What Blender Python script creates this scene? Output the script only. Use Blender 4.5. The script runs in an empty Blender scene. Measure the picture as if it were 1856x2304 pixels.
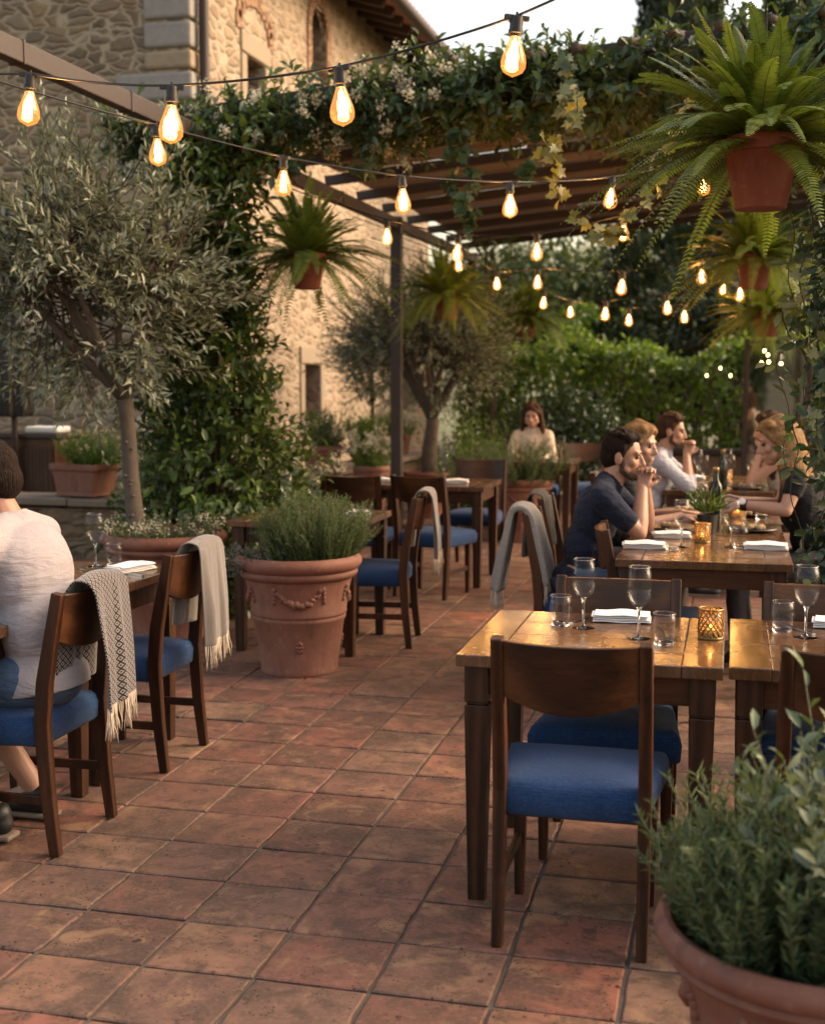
import bpy, bmesh, math, random
import numpy as np
from mathutils import Vector, Matrix, Euler
R = math.radians
S = bpy.context.scene
COL = S.collection
rng = np.random.default_rng(7)
random.seed(7)
PI = math.pi

# ------------------------------------------------------------------ tags, hierarchy
def link(o):
    COL.objects.link(o); return o
def tag(o, label=None, cat=None, group=None, kind=None):
    if label: o['label'] = label
    if cat: o['category'] = cat
    if group: o['group'] = group
    if kind: o['kind'] = kind
    return o
def thing(name, label, cat, loc=(0, 0, 0), rot=0.0, group=None, sc=1.0):
    o = link(bpy.data.objects.new(name, None))
    o.empty_display_size = .1
    o.location = loc; o.rotation_euler = (0, 0, rot); o.scale = (sc, sc, sc)
    return tag(o, label, cat, group)
def copy_tree(o, parent=None):
    c = o.copy(); link(c)
    if parent is not None:
        c.parent = parent
    for ch in list(o.children):
        copy_tree(ch, c)
    return c
def dup(o, loc, rot, label, group=None, sc=None):
    c = copy_tree(o)
    c.location = loc; c.rotation_euler = (0, 0, rot); c['label'] = label
    if group: c['group'] = group
    if sc: c.scale = (sc, sc, sc)
    return c

# ------------------------------------------------------------------ mesh builder
class MB:
    def __init__(s): s.v = []; s.f = []; s.mi = []; s.m = 0
    def add(s, vs, fs):
        b = len(s.v); s.v += [tuple(map(float, p)) for p in vs]
        for f in fs: s.f.append([b + i for i in f]); s.mi.append(s.m)
    def box(s, c, d, rz=0.0):
        x, y, z = d[0] / 2, d[1] / 2, d[2] / 2
        p = [(-x, -y, -z), (x, -y, -z), (x, y, -z), (-x, y, -z), (-x, -y, z), (x, -y, z), (x, y, z), (-x, y, z)]
        ca, sa = math.cos(rz), math.sin(rz)
        s.add([(c[0] + q[0] * ca - q[1] * sa, c[1] + q[0] * sa + q[1] * ca, c[2] + q[2]) for q in p],
              [(3, 2, 1, 0), (4, 5, 6, 7), (0, 1, 5, 4), (1, 2, 6, 5), (2, 3, 7, 6), (3, 0, 4, 7)])
    def sweep_rect(s, pts, dims, xa=(1, 0, 0)):
        """rectangular bar through pts (list of 3d), dims list of (w,d): w along xa, d along the other horizontal normal"""
        xa = Vector(xa); rings = []
        for i, p in enumerate(pts):
            a = Vector(pts[max(0, i - 1)]); b = Vector(pts[min(len(pts) - 1, i + 1)])
            t = (b - a).normalized(); ya = t.cross(xa).normalized()
            w, d = dims[i]; p = Vector(p)
            rings.append([p + xa * (sx * w / 2) + ya * (sy * d / 2) for sx, sy in ((-1, -1), (1, -1), (1, 1), (-1, 1))])
        vs = [q for r in rings for q in r]; fs = []
        for i in range(len(pts) - 1):
            for k in range(4):
                a = i * 4 + k; b = i * 4 + (k + 1) % 4
                fs.append((a, b, b + 4, a + 4))
        fs.append((3, 2, 1, 0)); n = (len(pts) - 1) * 4; fs.append((n, n + 1, n + 2, n + 3))
        s.add(vs, fs)
    def tube(s, pts, r, n=8, cap=True):
        pts = [Vector(p) for p in pts]
        rs = list(r) if hasattr(r, '__len__') else [r] * len(pts)
        vs = []; up = None
        for i, p in enumerate(pts):
            t = (pts[min(len(pts) - 1, i + 1)] - pts[max(0, i - 1)])
            t = t.normalized() if t.length > 1e-9 else Vector((0, 0, 1))
            if up is None:
                up = Vector((1, 0, 0)) if abs(t.x) < .8 else Vector((0, 1, 0))
            u = (up - t * up.dot(t)).normalized(); w = t.cross(u); up = u
            for k in range(n):
                a = 2 * PI * k / n
                vs.append(p + (u * math.cos(a) + w * math.sin(a)) * rs[i])
        fs = []
        for i in range(len(pts) - 1):
            for k in range(n):
                a = i * n + k; b = i * n + (k + 1) % n
                fs.append((a, b, b + n, a + n))
        if cap:
            fs.append(tuple(range(n - 1, -1, -1))); o = (len(pts) - 1) * n; fs.append(tuple(range(o, o + n)))
        s.add(vs, fs)
    def lathe(s, prof, n=32, c=(0, 0, 0), sq=0.0):
        vs = []; fs = []
        for r, z in prof:
            for k in range(n):
                a = 2 * PI * k / n
                vs.append((c[0] + r * math.cos(a), c[1] + r * math.sin(a), c[2] + z))
        for i in range(len(prof) - 1):
            for k in range(n):
                a = i * n + k; b = i * n + (k + 1) % n
                fs.append((a, b, b + n, a + n))
        if prof[0][0] > 1e-6: fs.append(tuple(range(n - 1, -1, -1)))
        if prof[-1][0] > 1e-6: o = (len(prof) - 1) * n; fs.append(tuple(range(o, o + n)))
        s.add(vs, fs)
    def ell(s, c, r, rot=None, nu=16, nv=10):
        vs = []; fs = []; m = rot if rot is not None else Matrix.Identity(3)
        c = Vector(c)
        vs.append(c + m @ Vector((0, 0, -r[2])))
        for j in range(1, nv):
            th = -PI / 2 + PI * j / nv
            for k in range(nu):
                a = 2 * PI * k / nu
                vs.append(c + m @ Vector((r[0] * math.cos(th) * math.cos(a), r[1] * math.cos(th) * math.sin(a), r[2] * math.sin(th))))
        vs.append(c + m @ Vector((0, 0, r[2]))); last = len(vs) - 1
        for k in range(nu): fs.append((0, 1 + (k + 1) % nu, 1 + k))
        for j in range(nv - 2):
            for k in range(nu):
                a = 1 + j * nu + k; b = 1 + j * nu + (k + 1) % nu
                fs.append((a, b, b + nu, a + nu))
        o = 1 + (nv - 2) * nu
        for k in range(nu): fs.append((o + k, o + (k + 1) % nu, last))
        s.add(vs, fs)
    def cap(s, p0, r0, p1, r1, n=14):
        """tapered capsule"""
        p0, p1 = Vector(p0), Vector(p1); d = p1 - p0; L = max(d.length, 1e-6)
        q = d.normalized().to_track_quat('Z', 'X').to_matrix()
        prof = []
        for j in range(5): a = -PI / 2 + PI / 2 * j / 4; prof.append((r0 * math.cos(a), r0 * math.sin(a)))
        for j in range(5): a = PI / 2 * j / 4; prof.append((r1 * math.cos(a), L + r1 * math.sin(a)))
        prof[0] = (0, prof[0][1]); prof[-1] = (0, prof[-1][1])
        vs = []; fs = []
        for r, z in prof:
            for k in range(n):
                a = 2 * PI * k / n
                vs.append(p0 + q @ Vector((max(r, 1e-4) * math.cos(a), max(r, 1e-4) * math.sin(a), z)))
        for i in range(len(prof) - 1):
            for k in range(n):
                a = i * n + k; b = i * n + (k + 1) % n
                fs.append((a, b, b + n, a + n))
        fs.append(tuple(range(n - 1, -1, -1))); o = (len(prof) - 1) * n; fs.append(tuple(range(o, o + n)))
        s.add(vs, fs)
    def mesh(s, name, mats):
        me = bpy.data.meshes.new(name); me.from_pydata(s.v, [], s.f)
        for m in (mats if isinstance(mats, (list, tuple)) else [mats]): me.materials.append(m)
        if any(s.mi): me.polygons.foreach_set('material_index', s.mi)
        me.update(); return me
    def build(s, name, mats, parent=None, smooth=False, bevel=0.0, loc=None, auto=None):
        me = s.mesh(name, mats)
        if smooth:
            me.polygons.foreach_set('use_smooth', [True] * len(me.polygons))
            if auto: me.set_sharp_from_angle(angle=R(auto))
        o = link(bpy.data.objects.new(name, me))
        if parent is not None: o.parent = parent
        if loc is not None: o.location = loc
        if bevel:
            b = o.modifiers.new('bevel', 'BEVEL'); b.width = bevel; b.segments = 2; b.limit_method = 'ANGLE'; b.angle_limit = R(40)
        return o

# templates for leaves: (verts u,v,w) , faces
T_LANCE = ([(0, 0, 0), (.42, .5, .10), (1, 0, -.04), (.42, -.5, .10)], [(0, 2, 1), (0, 3, 2)])
T_QUAD = ([(0, .5, 0), (0, -.5, 0), (1, -.2, 0), (1, .2, 0)], [(0, 1, 2, 3)])
T_OVAL = ([(0, 0, 0), (.22, .36, .10), (.6, .46, .08), (1, 0, -.12), (.6, -.46, .08), (.22, -.36, .10), (.3, 0, 0), (.65, 0, -.02)],
          [(0, 6, 1), (1, 6, 7, 2), (2, 7, 3), (0, 5, 6), (5, 4, 7, 6), (4, 3, 7)])
T_IVY = ([(0, 0, 0), (-.12, .34, .04), (.18, .56, .10), (.36, .30, .04), (.62, .46, .08), (.66, .18, .02), (1.05, 0, -.10),
          (.66, -.18, .02), (.62, -.46, .08), (.36, -.30, .04), (.18, -.56, .10), (-.12, -.34, .04), (.34, 0, 0)],
         [(12, 0, 1), (12, 1, 2), (12, 2, 3), (12, 3, 4), (12, 4, 5), (12, 5, 6), (12, 6, 7), (12, 7, 8), (12, 8, 9), (12, 9, 10), (12, 10, 11), (12, 11, 0)])
def nrm(a):
    return a / np.maximum(np.linalg.norm(a, axis=-1, keepdims=True), 1e-9)
def leaves(name, P, D, N, L, W, tpl, mat, parent=None, rnd=None, smooth=True):
    P = np.asarray(P, float).reshape(-1, 3); n = len(P)
    D = nrm(np.broadcast_to(np.asarray(D, float), (n, 3))); N = np.broadcast_to(np.asarray(N, float), (n, 3))
    B = np.cross(N, D); bad = np.linalg.norm(B, axis=1) < 1e-3
    if bad.any(): B[bad] = np.cross(np.array([1., .3, .2]), D[bad])
    B = nrm(B); N2 = np.cross(D, B)
    L = np.broadcast_to(np.asarray(L, float), (n,)); W = np.broadcast_to(np.asarray(W, float), (n,))
    tv = np.array(tpl[0], float); k = len(tv)
    V = (P[:, None, :] + D[:, None, :] * (tv[None, :, 0:1] * L[:, None, None]) + B[:, None, :] * (tv[None, :, 1:2] * W[:, None, None])
         + N2[:, None, :] * (tv[None, :, 2:3] * L[:, None, None])).reshape(-1, 3)
    fs = tpl[1]; flat = np.concatenate([np.array(f) for f in fs]); lens = np.array([len(f) for f in fs])
    loops = (flat[None, :] + (np.arange(n) * k)[:, None]).ravel()
    starts = np.concatenate([[0], np.cumsum(np.tile(lens, n))[:-1]])
    me = bpy.data.meshes.new(name)
    me.vertices.add(len(V)); me.vertices.foreach_set('co', V.ravel().astype(np.float32))
    me.loops.add(len(loops)); me.loops.foreach_set('vertex_index', loops.astype(np.int32))
    me.polygons.add(len(starts)); me.polygons.foreach_set('loop_start', starts.astype(np.int32))
    me.materials.append(mat); me.update(calc_edges=True); me.validate()
    if rnd is None: rnd = rng.random(n)
    at = me.attributes.new('rnd', 'FLOAT', 'FACE'); at.data.foreach_set('value', np.repeat(rnd, len(fs)).astype(np.float32))
    if smooth: me.polygons.foreach_set('use_smooth', [True] * len(me.polygons))
    o = link(bpy.data.objects.new(name, me))
    if parent is not None: o.parent = parent
    return o
def rdir(n): return nrm(rng.normal(size=(n, 3)))

# ------------------------------------------------------------------ materials
def newmat(name):
    m = bpy.data.materials.new(name); m.use_nodes = True
    nt = m.node_tree; nt.nodes.clear()
    out = nt.nodes.new('ShaderNodeOutputMaterial')
    return m, nt, out
class G:
    """tiny node-graph helper"""
    def __init__(s, name): s.m, s.nt, s.out = newmat(name)
    def n(s, typ, ins=None, **kw):
        nd = s.nt.nodes.new('ShaderNode' + typ)
        for k, v in kw.items(): setattr(nd, k, v)
        for k, v in (ins or {}).items(): s.set(nd, k, v)
        return nd
    def set(s, nd, k, v):
        i = nd.inputs[k]
        if hasattr(v, 'outputs'): v = v.outputs[0]
        if hasattr(v, 'is_output'): s.nt.links.new(v, i)
        else:
            if hasattr(v, '__len__') and len(v) == 3 and i.type == 'RGBA': v = (*v, 1)
            i.default_value = v
    def coord(s, which='Object', scale=(1, 1, 1), rot=(0, 0, 0), rand=0.0):
        tc = s.n('TexCoord'); v = tc.outputs[which]
        if rand:
            oi = s.n('ObjectInfo'); mu = s.n('Math', {0: oi.outputs['Random'], 1: rand}, operation='MULTIPLY')
            ad = s.n('VectorMath', {0: v, 1: mu.outputs[0]}, operation='ADD'); v = ad.outputs[0]
        mp = s.n('Mapping', {'Vector': v, 'Scale': scale, 'Rotation': rot}); return mp.outputs[0]
    def noise(s, v, scale, detail=4, rough=.55, dist=0.0):
        return s.n('TexNoise', {'Vector': v, 'Scale': scale, 'Detail': detail, 'Roughness': rough, 'Distortion': dist}).outputs[0]
    def ramp(s, f, stops, interp='LINEAR'):
        r = s.n('ValToRGB', {0: f}); r.color_ramp.interpolation = interp
        el = r.color_ramp.elements
        while len(el) < len(stops): el.new(.5)
        for e, (p, c) in zip(el, stops): e.position = p; e.color = (*c, 1) if hasattr(c, '__len__') else (c, c, c, 1)
        return r.outputs[0]
    def mix(s, f, a, b, mode='MIX'):
        m = s.n('Mix', data_type='RGBA', blend_type=mode)
        s.set(m, 0, f); s.set(m, 6, a); s.set(m, 7, b); return m.outputs[2]
    def math(s, op, a, b=0.0):
        return s.n('Math', {0: a, 1: b}, operation=op).outputs[0]
    def bsdf(s, **ins):
        p = s.n('BsdfPrincipled')
        for k, v in ins.items(): s.set(p, k.replace('_', ' '), v)
        return p
    def bump(s, h, strength=.3, dist=.01):
        return s.n('Bump', {'Height': h, 'Strength': strength, 'Distance': dist}).outputs[0]
    def done(s, sh):
        s.nt.links.new(sh.outputs[0] if hasattr(sh, 'outputs') else sh, s.out.inputs[0]); return s.m

def leafmat(name, cols, rough=.42, trans=.3, tcol=None, spec=.5):
    g = G(name); at = g.n('Attribute', attribute_name='rnd')
    stops = [(i / (len(cols) - 1), c) for i, c in enumerate(cols)]
    c = g.ramp(at.outputs['Fac'], stops)
    p = g.bsdf(Base_Color=c, Roughness=rough, Specular_IOR_Level=spec)
    t = g.n('BsdfTranslucent', {'Color': g.mix(.6, c, tcol or (.16, .2, .02))})
    mx = g.n('MixShader', {0: trans}); g.nt.links.new(p.outputs[0], mx.inputs[1]); g.nt.links.new(t.outputs[0], mx.inputs[2])
    return g.done(mx)
def flat(name, col, rough=.6, metal=0.0, nscale=20, namt=.25, bump=.0, spec=.5):
    g = G(name); v = g.coord('Object', rand=17.0); n = g.noise(v, nscale)
    c = g.mix(n, [x * (1 - namt) for x in col], [min(1, x * (1 + namt)) for x in col])
    kw = dict(Base_Color=c, Roughness=g.ramp(n, [(.2, rough * .85), (.8, min(1, rough * 1.15))]), Metallic=metal, Specular_IOR_Level=spec)
    if bump: kw['Normal'] = g.bump(g.noise(v, nscale * 4), bump, .004)
    return g.done(g.bsdf(**kw))
def woodmat(name, c0, c1, c2, rough=.38, scale=1.0, axis='Z', coat=.08):
    g = G(name)
    sc = {'X': (1.2, 9, 9), 'Y': (9, 1.2, 9), 'Z': (9, 9, 1.2)}[axis]
    v = g.coord('Object', scale=tuple(a * scale for a in sc), rand=23.0)
    n = g.noise(v, 1.6, 5, .6, .8)
    w = g.n('TexWave', {'Vector': v, 'Scale': .55, 'Distortion': 7.0, 'Detail': 3.0, 'Detail Scale': .8}, wave_type='BANDS', bands_direction={'X': 'Y', 'Y': 'X', 'Z': 'X'}[axis]).outputs[1]
    f = g.noise(v, 14, 3, .7)
    h = g.math('ADD', g.math('MULTIPLY', n, .5), g.math('ADD', g.math('MULTIPLY', w, .22), g.math('MULTIPLY', f, .28)))
    c = g.ramp(h, [(.33, c0), (.5, c1), (.68, c2)])
    return g.done(g.bsdf(Base_Color=c, Roughness=g.ramp(f, [(.3, rough * .8), (.8, rough * 1.25)]), Coat_Weight=coat, Coat_Roughness=.35, Specular_IOR_Level=.3, Normal=g.bump(f, .2, .003)))

MAT = {}
MAT['wood'] = woodmat('dark_stained_wood', (.013, .0040, .0014), (.036, .0115, .0038), (.072, .025, .0085), .42, 1.6, 'Z')
MAT['wood_x'] = woodmat('dark_stained_wood_across', (.017, .0055, .0020), (.042, .0140, .0048), (.085, .031, .0105), .40, 1.1, 'X')
MAT['wood_table'] = woodmat('table_leg_wood', (.014, .0055, .0024), (.034, .0130, .0052), (.062, .025, .0105), .44, 1.4, 'Z')

def table_mat():
    g = G('varnished_planks'); v = g.coord('Object', scale=(1, 1, 1), rand=31.0); o = g.n('TexCoord').outputs['Object']
    at = g.n('Attribute', attribute_name='rnd').outputs['Fac']
    vv = g.n('VectorMath', {0: v, 1: at}, operation='ADD').outputs[0]
    st = g.n('Mapping', {'Vector': vv, 'Scale': (14, 2.2, 6)}).outputs[0]
    n1 = g.noise(st, 2.2, 6, .62, .6); n2 = g.noise(st, 11, 3, .7); n3 = g.noise(v, 7, 3)
    h = g.math('ADD', g.math('MULTIPLY', n1, .6), g.math('MULTIPLY', n2, .4))
    c = g.ramp(h, [(.30, (.040, .017, .006)), (.5, (.105, .047, .018)), (.72, (.19, .095, .040))])
    c = g.mix(g.math('MULTIPLY', at, .45), c, (.055, .026, .012))
    ro = g.ramp(n3, [(.35, .16), (.7, .34)])
    hb = g.math('ADD', g.math('MULTIPLY', n1, .7), g.math('MULTIPLY', n3, .6))
    return g.done(g.bsdf(Base_Color=c, Roughness=ro, Specular_IOR_Level=.6, Coat_Weight=.5, Coat_Roughness=.14, Normal=g.bump(hb, .35, .006)))
MAT['planks'] = table_mat()

def terracotta(name, base=(.175, .060, .035), pale=(.215, .098, .066), dark=(.085, .032, .020)):
    g = G(name); v = g.coord('Object', rand=11.0)
    n1 = g.noise(v, 3.5, 6, .6); n2 = g.noise(v, 26, 4, .65); z = g.n('Mapping', {'Vector': v, 'Scale': (5, 5, 1.2)}).outputs[0]
    n3 = g.noise(z, 3, 4, .6)
    c = g.mix(g.ramp(n1, [(.35, 0), (.7, 1)]), base, pale)
    c = g.mix(g.ramp(n3, [(.52, 0), (.75, .75)]), c, dark)
    c = g.mix(g.ramp(n2, [(.56, 0), (.78, .4)]), c, (.42, .28, .21))
    return g.done(g.bsdf(Base_Color=c, Roughness=g.ramp(n2, [(.3, .6), (.7, .85)]), Normal=g.bump(n2, .25, .004)))
MAT['terra'] = terracotta('terracotta')
MAT['terra_red'] = terracotta('red_terracotta', (.17, .042, .020), (.20, .058, .03), (.085, .022, .013))

def tile_mat():
    g = G('terracotta_tiles'); v = g.coord('Object'); at = g.n('Attribute', attribute_name='rnd').outputs['Fac']
    at2 = g.n('Attribute', attribute_name='rnd2').outputs['Fac']
    off = g.n('CombineXYZ', {0: g.math('MULTIPLY', at, 37.0), 1: g.math('MULTIPLY', at2, 53.0)}).outputs[0]
    vv = g.n('VectorMath', {0: v, 1: off}, operation='ADD').outputs[0]
    base = g.ramp(at, [(0, (.120, .056, .044)), (.2, (.195, .080, .060)), (.42, (.220, .108, .080)), (.6, (.150, .082, .064)), (.8, (.260, .152, .100)), (1, (.260, .080, .054))])
    n1 = g.noise(vv, 3.2, 6, .62, .4); n2 = g.noise(vv, 12, 6, .65, .5); n3 = g.noise(vv, 60, 3, .6)
    c = g.mix(g.ramp(n1, [(.45, 0), (.62, .85)]), base, (.072, .043, .031))
    c = g.mix(g.ramp(g.noise(vv, 5.5, 6, .7, 1.2), [(.53, 0), (.64, .7)]), c, (.30, .18, .10))
    c = g.mix(g.ramp(n2, [(.47, 0), (.66, .85)]), c, (.055, .036, .026))
    c = g.mix(g.ramp(g.noise(v, .9, 5, .6), [(.42, 0), (.7, .55)]), c, (.070, .045, .033))
    c = g.mix(g.ramp(n3, [(.5, 0), (.75, .35)]), c, (.26, .17, .115))
    vo = g.n('TexVoronoi', {'Vector': vv, 'Scale': 24.0, 'Randomness': 1.0}).outputs[0]
    vo2 = g.n('TexVoronoi', {'Vector': vv, 'Scale': 62.0, 'Randomness': 1.0}).outputs[0]
    mask = g.ramp(g.noise(vv, 6, 3), [(.50, 0), (.60, 1)])
    pit = g.math('MULTIPLY', g.ramp(g.math('ADD', vo, g.math('MULTIPLY', g.math('SUBTRACT', n2, .5), .7)), [(.13, 1), (.21, 0)]), mask)
    pit2 = g.math('MULTIPLY', g.ramp(vo2, [(.18, 1), (.26, 0)]), g.ramp(g.noise(vv, 9, 3), [(.46, 0), (.58, 1)]))
    pits = g.math('MAXIMUM', pit, pit2)
    c = g.mix(g.math('MULTIPLY', pits, .92), c, (.018, .011, .009))
    h = g.math('SUBTRACT', g.math('ADD', g.math('MULTIPLY', n2, .6), g.math('MULTIPLY', n3, .35)), g.math('MULTIPLY', pits, .6))
    ro = g.ramp(n1, [(.3, .48), (.7, .72)])
    return g.done(g.bsdf(Base_Color=c, Roughness=ro, Specular_IOR_Level=.4, Normal=g.bump(h, .4, .006)))
MAT['tile'] = tile_mat()
MAT['grout'] = flat('grout', (.10, .085, .070), .95, 0, 60, .5, .6)
MAT['earth'] = flat('earth', (.10, .08, .05), .95, 0, 3, .5, .5)

def stone_mat(name, cols, mortar, scale, mort=(.02, .09), cov=1.0, sx=1.0):
    g = G(name); v0 = g.coord('Object')
    wob = g.n('TexNoise', {'Vector': v0, 'Scale': 2.3, 'Detail': 3.0}).outputs[1]
    sub = g.n('VectorMath', {0: wob, 1: (.5, .5, .5)}, operation='SUBTRACT').outputs[0]
    sc_ = g.n('VectorMath', {0: sub, 'Scale': .28}, operation='SCALE').outputs[0]
    va = g.n('VectorMath', {0: v0, 1: sc_}, operation='ADD').outputs[0]
    v = g.n('Mapping', {'Vector': va, 'Scale': (scale * .56 * sx, scale * .56 * sx, scale * 1.4)}).outputs[0]
    e = g.n('TexVoronoi', {'Vector': v, 'Scale': 1.0, 'Randomness': .8}, feature='DISTANCE_TO_EDGE').outputs[0]
    cell = g.n('TexVoronoi', {'Vector': v, 'Scale': 1.0, 'Randomness': .8}, feature='F1').outputs[1]
    r = g.n('SeparateColor', {0: cell})
    n = g.noise(v0, 9, 6, .65); nf = g.noise(v0, 45, 4, .7)
    c = g.ramp(r.outputs[0], [(i / (len(cols) - 1), k) for i, k in enumerate(cols)])
    c = g.mix(g.ramp(n, [(.3, 0), (.75, .6)]), c, (.30, .23, .15))
    c = g.mix(g.ramp(nf, [(.45, 0), (.8, .4)]), c, (.10, .075, .05))
    mask = g.ramp(g.math('ADD', e, g.math('MULTIPLY', g.math('SUBTRACT', n, .5), .12)), [(mort[0], 1), (mort[1], 0)])
    if cov < 1: mask = g.math('MAXIMUM', mask, g.ramp(g.noise(v0, 1.3, 5, .6), [(.42 + .2 * cov, 0), (.62 + .2 * cov, .8)]))
    mc = g.mix(nf, [m * .8 for m in mortar], mortar)
    c = g.mix(mask, c, mc)
    h = g.math('ADD', g.math('MULTIPLY', g.ramp(e, [(0, 0), (.22, 1)]), .8), g.math('ADD', g.math('MULTIPLY', n, .5), g.math('MULTIPLY', nf, .25)))
    return g.done(g.bsdf(Base_Color=c, Roughness=.9, Specular_IOR_Level=.2, Normal=g.bump(h, .75, .05)))
MAT['stone'] = stone_mat('rubble_stone', [(.10, .075, .05), (.24, .16, .095), (.14, .115, .09), (.31, .22, .13), (.19, .125, .075), (.33, .28, .21)], (.46, .37, .255), 6.6)
MAT['stone_side'] = stone_mat('weathered_rubble', [(.19, .145, .10), (.33, .255, .18), (.25, .20, .15), (.40, .285, .21), (.22, .165, .12)], (.43, .35, .26), 6.4, (.03, .13), .85)
MAT['ashlar'] = flat('grey_dressed_stone', (.27, .25, .22), .9, 0, 14, .3, .7)
MAT['ashlar_warm'] = flat('buff_dressed_stone', (.30, .23, .15), .9, 0, 12, .35, .8)
MAT['sill'] = flat('pale_sill_stone', (.27, .215, .155), .9, 0, 10, .2, .5)
MAT['brickish'] = stone_mat('old_red_brick', [(.26, .12, .075), (.33, .17, .11), (.22, .10, .07)], (.40, .30, .2), 9, (.02, .08), 1, .7)
MAT['lowstone'] = stone_mat('low_wall_stone', [(.10, .065, .04), (.16, .10, .06), (.13, .10, .07)], (.17, .125, .08), 7)
MAT['cope'] = flat('coping_stone', (.17, .13, .095), .85, 0, 12, .35, .6)
MAT['steel'] = flat('brown_steel', (.032, .020, .015), .6, .0, 30, .25, .15)
MAT['dark'] = flat('near_black', (.010, .009, .008), .5, 0, 30, .2)
MAT['hole'] = flat('dark_room', (.012, .009, .007), .9)
MAT['frame_old'] = flat('old_window_frame', (.075, .05, .036), .7)
MAT['pane'] = flat('window_pane', (.02, .02, .022), .12, 0, 2, .2)
MAT['rooftile'] = flat('roof_tile', (.24, .12, .075), .85, 0, 9, .45, .5)
MAT['rafter_wood'] = flat('eaves_wood', (.055, .032, .020), .8, 0, 14, .35)
g = G('reed'); v = g.coord('Object'); n = g.noise(v, 22)
c = g.mix(n, (.11, .078, .052), (.26, .19, .135)); p = g.bsdf(Base_Color=c, Roughness=.8); t = g.n('BsdfTranslucent', {'Color': (.36, .27, .20)})
mx = g.n('MixShader', {0: .4}); g.nt.links.new(p.outputs[0], mx.inputs[1]); g.nt.links.new(t.outputs[0], mx.inputs[2]); MAT['reed'] = g.done(mx)
MAT['soil'] = flat('soil', (.022, .014, .009), .98, 0, 40, .5, .9)
MAT['bark'] = flat('grey_bark', (.095, .074, .056), .9, 0, 26, .45, .9)
MAT['bark_dark'] = flat('dark_bark', (.055, .036, .022), .9, 0, 24, .4, .8)
MAT['stem'] = flat('green_stem', (.07, .075, .03), .7)
MAT['rubber'] = flat('black_cable', (.008, .007, .007), .4, 0, 40, .2)
MAT['olive'] = leafmat('olive_leaf', [(.095, .12, .064), (.17, .20, .12), (.25, .275, .19), (.38, .41, .32)], .4, .25, (.22, .24, .10))
MAT['climber'] = leafmat('climber_leaf', [(.016, .042, .012), (.030, .070, .020), (.050, .102, .024), (.085, .15, .026), (.15, .21, .035)], .34, .28)
MAT['vine'] = leafmat('vine_leaf', [(.018, .042, .020), (.032, .072, .034), (.045, .10, .048), (.08, .14, .045)], .36, .3)
MAT['ivy'] = leafmat('ivy_leaf', [(.018, .045, .022), (.035, .075, .035), (.07, .11, .05), (.16, .18, .07), (.30, .28, .15)], .42, .3, (.25, .22, .03))
MAT['ivy_yellow'] = leafmat('ivy_yellow_leaf', [(.06, .10, .03), (.12, .15, .035), (.22, .20, .04), (.30, .26, .10)], .45, .4, (.35, .26, .03))
MAT['fern'] = leafmat('fern_leaf', [(.07, .105, .018), (.115, .165, .024), (.165, .22, .034), (.23, .27, .05)], .4, .4, (.20, .26, .02))
MAT['rosemary'] = leafmat('rosemary_leaf', [(.045, .082, .032), (.075, .122, .048), (.115, .165, .07), (.17, .21, .10)], .5, .22)
MAT['rosemary_fresh'] = leafmat('fresh_rosemary_leaf', [(.045, .085, .025), (.075, .13, .038), (.11, .175, .055), (.16, .21, .085)], .5, .25)
MAT['sage'] = leafmat('sage_leaf', [(.07, .105, .055), (.12, .16, .09), (.19, .22, .14)], .6, .2)
MAT['hedge'] = leafmat('hedge_leaf', [(.04, .095, .016), (.07, .145, .022), (.11, .20, .03), (.17, .26, .05)], .38, .45, (.2, .3, .02))
MAT['bush'] = leafmat('glossy_bush_leaf', [(.012, .034, .018), (.022, .052, .028), (.04, .08, .04)], .3, .15)
MAT['conifer'] = leafmat('cypress_spray', [(.010, .024, .010), (.018, .038, .014), (.028, .052, .02)], .6, .12)
MAT['fartree'] = leafmat('garden_tree_leaf', [(.03, .055, .018), (.05, .085, .025), (.08, .12, .035)], .6, .25)
MAT['grey_herb'] = leafmat('grey_herb_leaf', [(.09, .10, .08), (.14, .15, .12), (.2, .2, .17)], .7, .15)
MAT['blossom'] = leafmat('white_blossom', [(.38, .34, .22), (.50, .45, .33), (.60, .57, .46)], .6, .35, (.8, .75, .6))
MAT['pinkish'] = leafmat('pale_seed_heads', [(.4, .3, .18), (.55, .45, .3), (.6, .5, .3)], .6, .35, (.6, .5, .3))

def fabric(name, col, col2, scale=900, bump=.3, rough=.85, sheen=.35):
    g = G(name); v = g.coord('Object', rand=5.0)
    w1 = g.n('TexWave', {'Vector': v, 'Scale': scale / 9, 'Distortion': .6}, bands_direction='X').outputs[1]
    w2 = g.n('TexWave', {'Vector': v, 'Scale': scale / 9, 'Distortion': .6}, bands_direction='Y').outputs[1]
    n = g.noise(v, 7, 4); nf = g.noise(v, 160, 2); nx = g.noise(g.n('Mapping', {'Vector': v, 'Scale': (40, 300, 300)}).outputs[0], 1, 2)
    c = g.mix(g.ramp(g.math('ADD', g.math('MULTIPLY', g.math('ADD', nf, nx), .4), g.math('MULTIPLY', n, .3)), [(.38, 0), (.72, 1)]), col, col2)
    h = g.math('ADD', g.math('MULTIPLY', g.math('ADD', w1, w2), .5), g.math('MULTIPLY', g.noise(v, 9, 3, .5, 1.0), 6.0))
    return g.done(g.bsdf(Base_Color=c, Roughness=rough, Sheen_Weight=sheen, Sheen_Roughness=.5, Specular_IOR_Level=.12, Normal=g.bump(h, bump, .0022)))
MAT['blue'] = fabric('blue_upholstery', (.010, .030, .088), (.030, .070, .17), sheen=.08, bump=.45)
MAT['white_cloth'] = fabric('white_linen', (.72, .70, .68), (.82, .80, .78), sheen=.1)

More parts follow.
